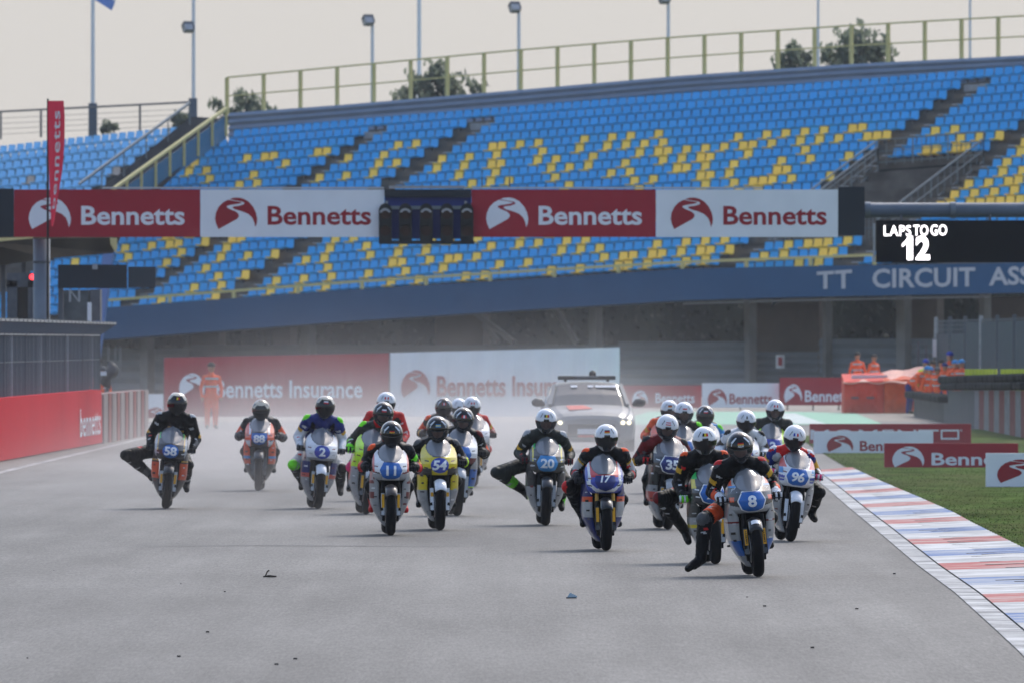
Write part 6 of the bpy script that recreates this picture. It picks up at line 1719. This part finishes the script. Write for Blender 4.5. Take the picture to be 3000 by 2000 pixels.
# ================================================================== LITTER ON THE TRACK
def litter(name, px, py, label, cat, parts, grp=None):
    q = P(px, py, GD(py)); t = thing(name, label, cat, (q.x, q.y, 0), group=grp)
    for nm, mb in parts: mb.build(nm, t)
mb = MB(); mb.tube([(-.04, 0, .012), (.02, .01, .016), (.09, 0, .012)], [.008, .014, .008], M('dead_twig', (.05, .04, .03), .9), 6); mb.tube([(-.02, 0, .015), (.0, .0, .06), (.02, 0, .075)], [.006, .008, .010], M('dead_twig'), 6)
litter('twig', 783, 1691, 'small dark twig lying on the asphalt left of centre', 'twig', [('stem', mb)])
mb = MB(); m_foil = M('pale_blue_foil', srgb(176, 200, 216), .35, noise=.1)
mb.add([(-.045, 0, .003), (.04, 0, .003), (.0, .03, .004), (-.012, -.01, .055), (.055, -.005, .022)], [(0, 2, 3), (0, 3, 1), (3, 2, 1), (1, 2, 4), (1, 4, 3)], m_foil)
mb.add([(-.05, -.012, .002), (.05, -.012, .002), (.045, -.012, .012), (-.045, -.012, .012)], [(0, 1, 2, 3)], m_black)
litter('wrapper', 1674, 1752, 'crumpled pale blue scrap lying on the asphalt right of centre', 'litter', [('foil', mb)])
gr = MB(); rs = random.Random(5); m_grit = M('track_grit', (.03, .03, .03), .9)
for k in range(8):
    yy = rs.uniform(78, 118); xx = rs.uniform(-.045, .045) * yy * .95; s = rs.uniform(.003, .008)
    if xx > ev(INN, yy) - .1: continue
    gr.box((xx, yy, s * .5), (s * rs.uniform(1, 3), s, s), m_grit, Euler((0, 0, rs.random() * 3)).to_matrix())
for px, py in ((865, 1931), (810, 1947), (524, 1924), (608, 1852), (2380, 1898), (2510, 1784), (2240, 1776), (2620, 1681)):
    D = GD(py); gr.box(((px - 1500) / F * D, D, .008), (.028, .012, .012), m_grit)
stuff(gr.build('track_grit'))
finish_bodies()

# ================================================================== DUST AND HAZE
dm = bpy.data.materials.new('dust_volume'); dm.use_nodes = True
nt = dm.node_tree; nt.nodes.clear(); L = nt.links
out = nt.nodes.new('ShaderNodeOutputMaterial'); pv = nt.nodes.new('ShaderNodeVolumePrincipled')
pv.inputs['Color'].default_value = (.92, .89, .86, 1); pv.inputs['Anisotropy'].default_value = .15
geo = nt.nodes.new('ShaderNodeNewGeometry'); sx = nt.nodes.new('ShaderNodeSeparateXYZ'); L.new(geo.outputs['Position'], sx.inputs[0])
def math_(op, a, b=None):
    n = nt.nodes.new('ShaderNodeMath'); n.operation = op
    for i, v in enumerate((a, b)):
        if v is None: continue
        if isinstance(v, (int, float)): n.inputs[i].default_value = v
        else: L.new(v, n.inputs[i])
    return n.outputs[0]
def ramp(x, a, b, c, d):
    n = nt.nodes.new('ShaderNodeMapRange'); n.interpolation_type = 'SMOOTHSTEP'
    for i, v in zip((1, 2, 3, 4), (a, b, c, d)): n.inputs[i].default_value = v
    L.new(x, n.inputs[0]); return n.outputs[0]
hgt = math_('POWER', 2.71828, math_('MULTIPLY', sx.outputs['Z'], -1 / .68))
start = ramp(sx.outputs['Y'], 128, 200, 0, 1)
end = ramp(sx.outputs['Y'], 340, 376, 1, 0)
left = ramp(sx.outputs['X'], -9.6, -5, .12, 1); right = ramp(sx.outputs['X'], 1.0, 6, 1, .06)
nz = nt.nodes.new('ShaderNodeTexNoise'); nz.inputs['Scale'].default_value = .10; nz.inputs['Detail'].default_value = 2
mpv = nt.nodes.new('ShaderNodeMapping'); mpv.inputs['Scale'].default_value = (2.2, .5, 5); L.new(geo.outputs['Position'], mpv.inputs['Vector']); L.new(mpv.outputs[0], nz.inputs['Vector'])
nn = ramp(nz.outputs['Fac'], .32, .68, .55, 1.45)
den = math_('MULTIPLY', hgt, math_('MULTIPLY', start, math_('MULTIPLY', end, math_('MULTIPLY', left, math_('MULTIPLY', right, math_('MULTIPLY', nn, 0.0150))))))
L.new(den, pv.inputs['Density']); L.new(pv.outputs[0], out.inputs['Volume'])
db = MB(); db.box((-3, 253, 2.3), (52, 250, 5.4), dm); o = stuff(db.build('dust_cloud'))

hm_ = bpy.data.materials.new('haze_volume'); hm_.use_nodes = True
nt2 = hm_.node_tree; nt2.nodes.clear(); o2 = nt2.nodes.new('ShaderNodeOutputMaterial'); pv2 = nt2.nodes.new('ShaderNodeVolumePrincipled')
pv2.inputs['Color'].default_value = (.90, .94, 1.0, 1); pv2.inputs['Density'].default_value = .00009
nt2.links.new(pv2.outputs[0], o2.inputs['Volume'])
hb_ = MB(); hb_.box((0, 400, 19), (900, 960, 42), hm_); stuff(hb_.build('haze'))
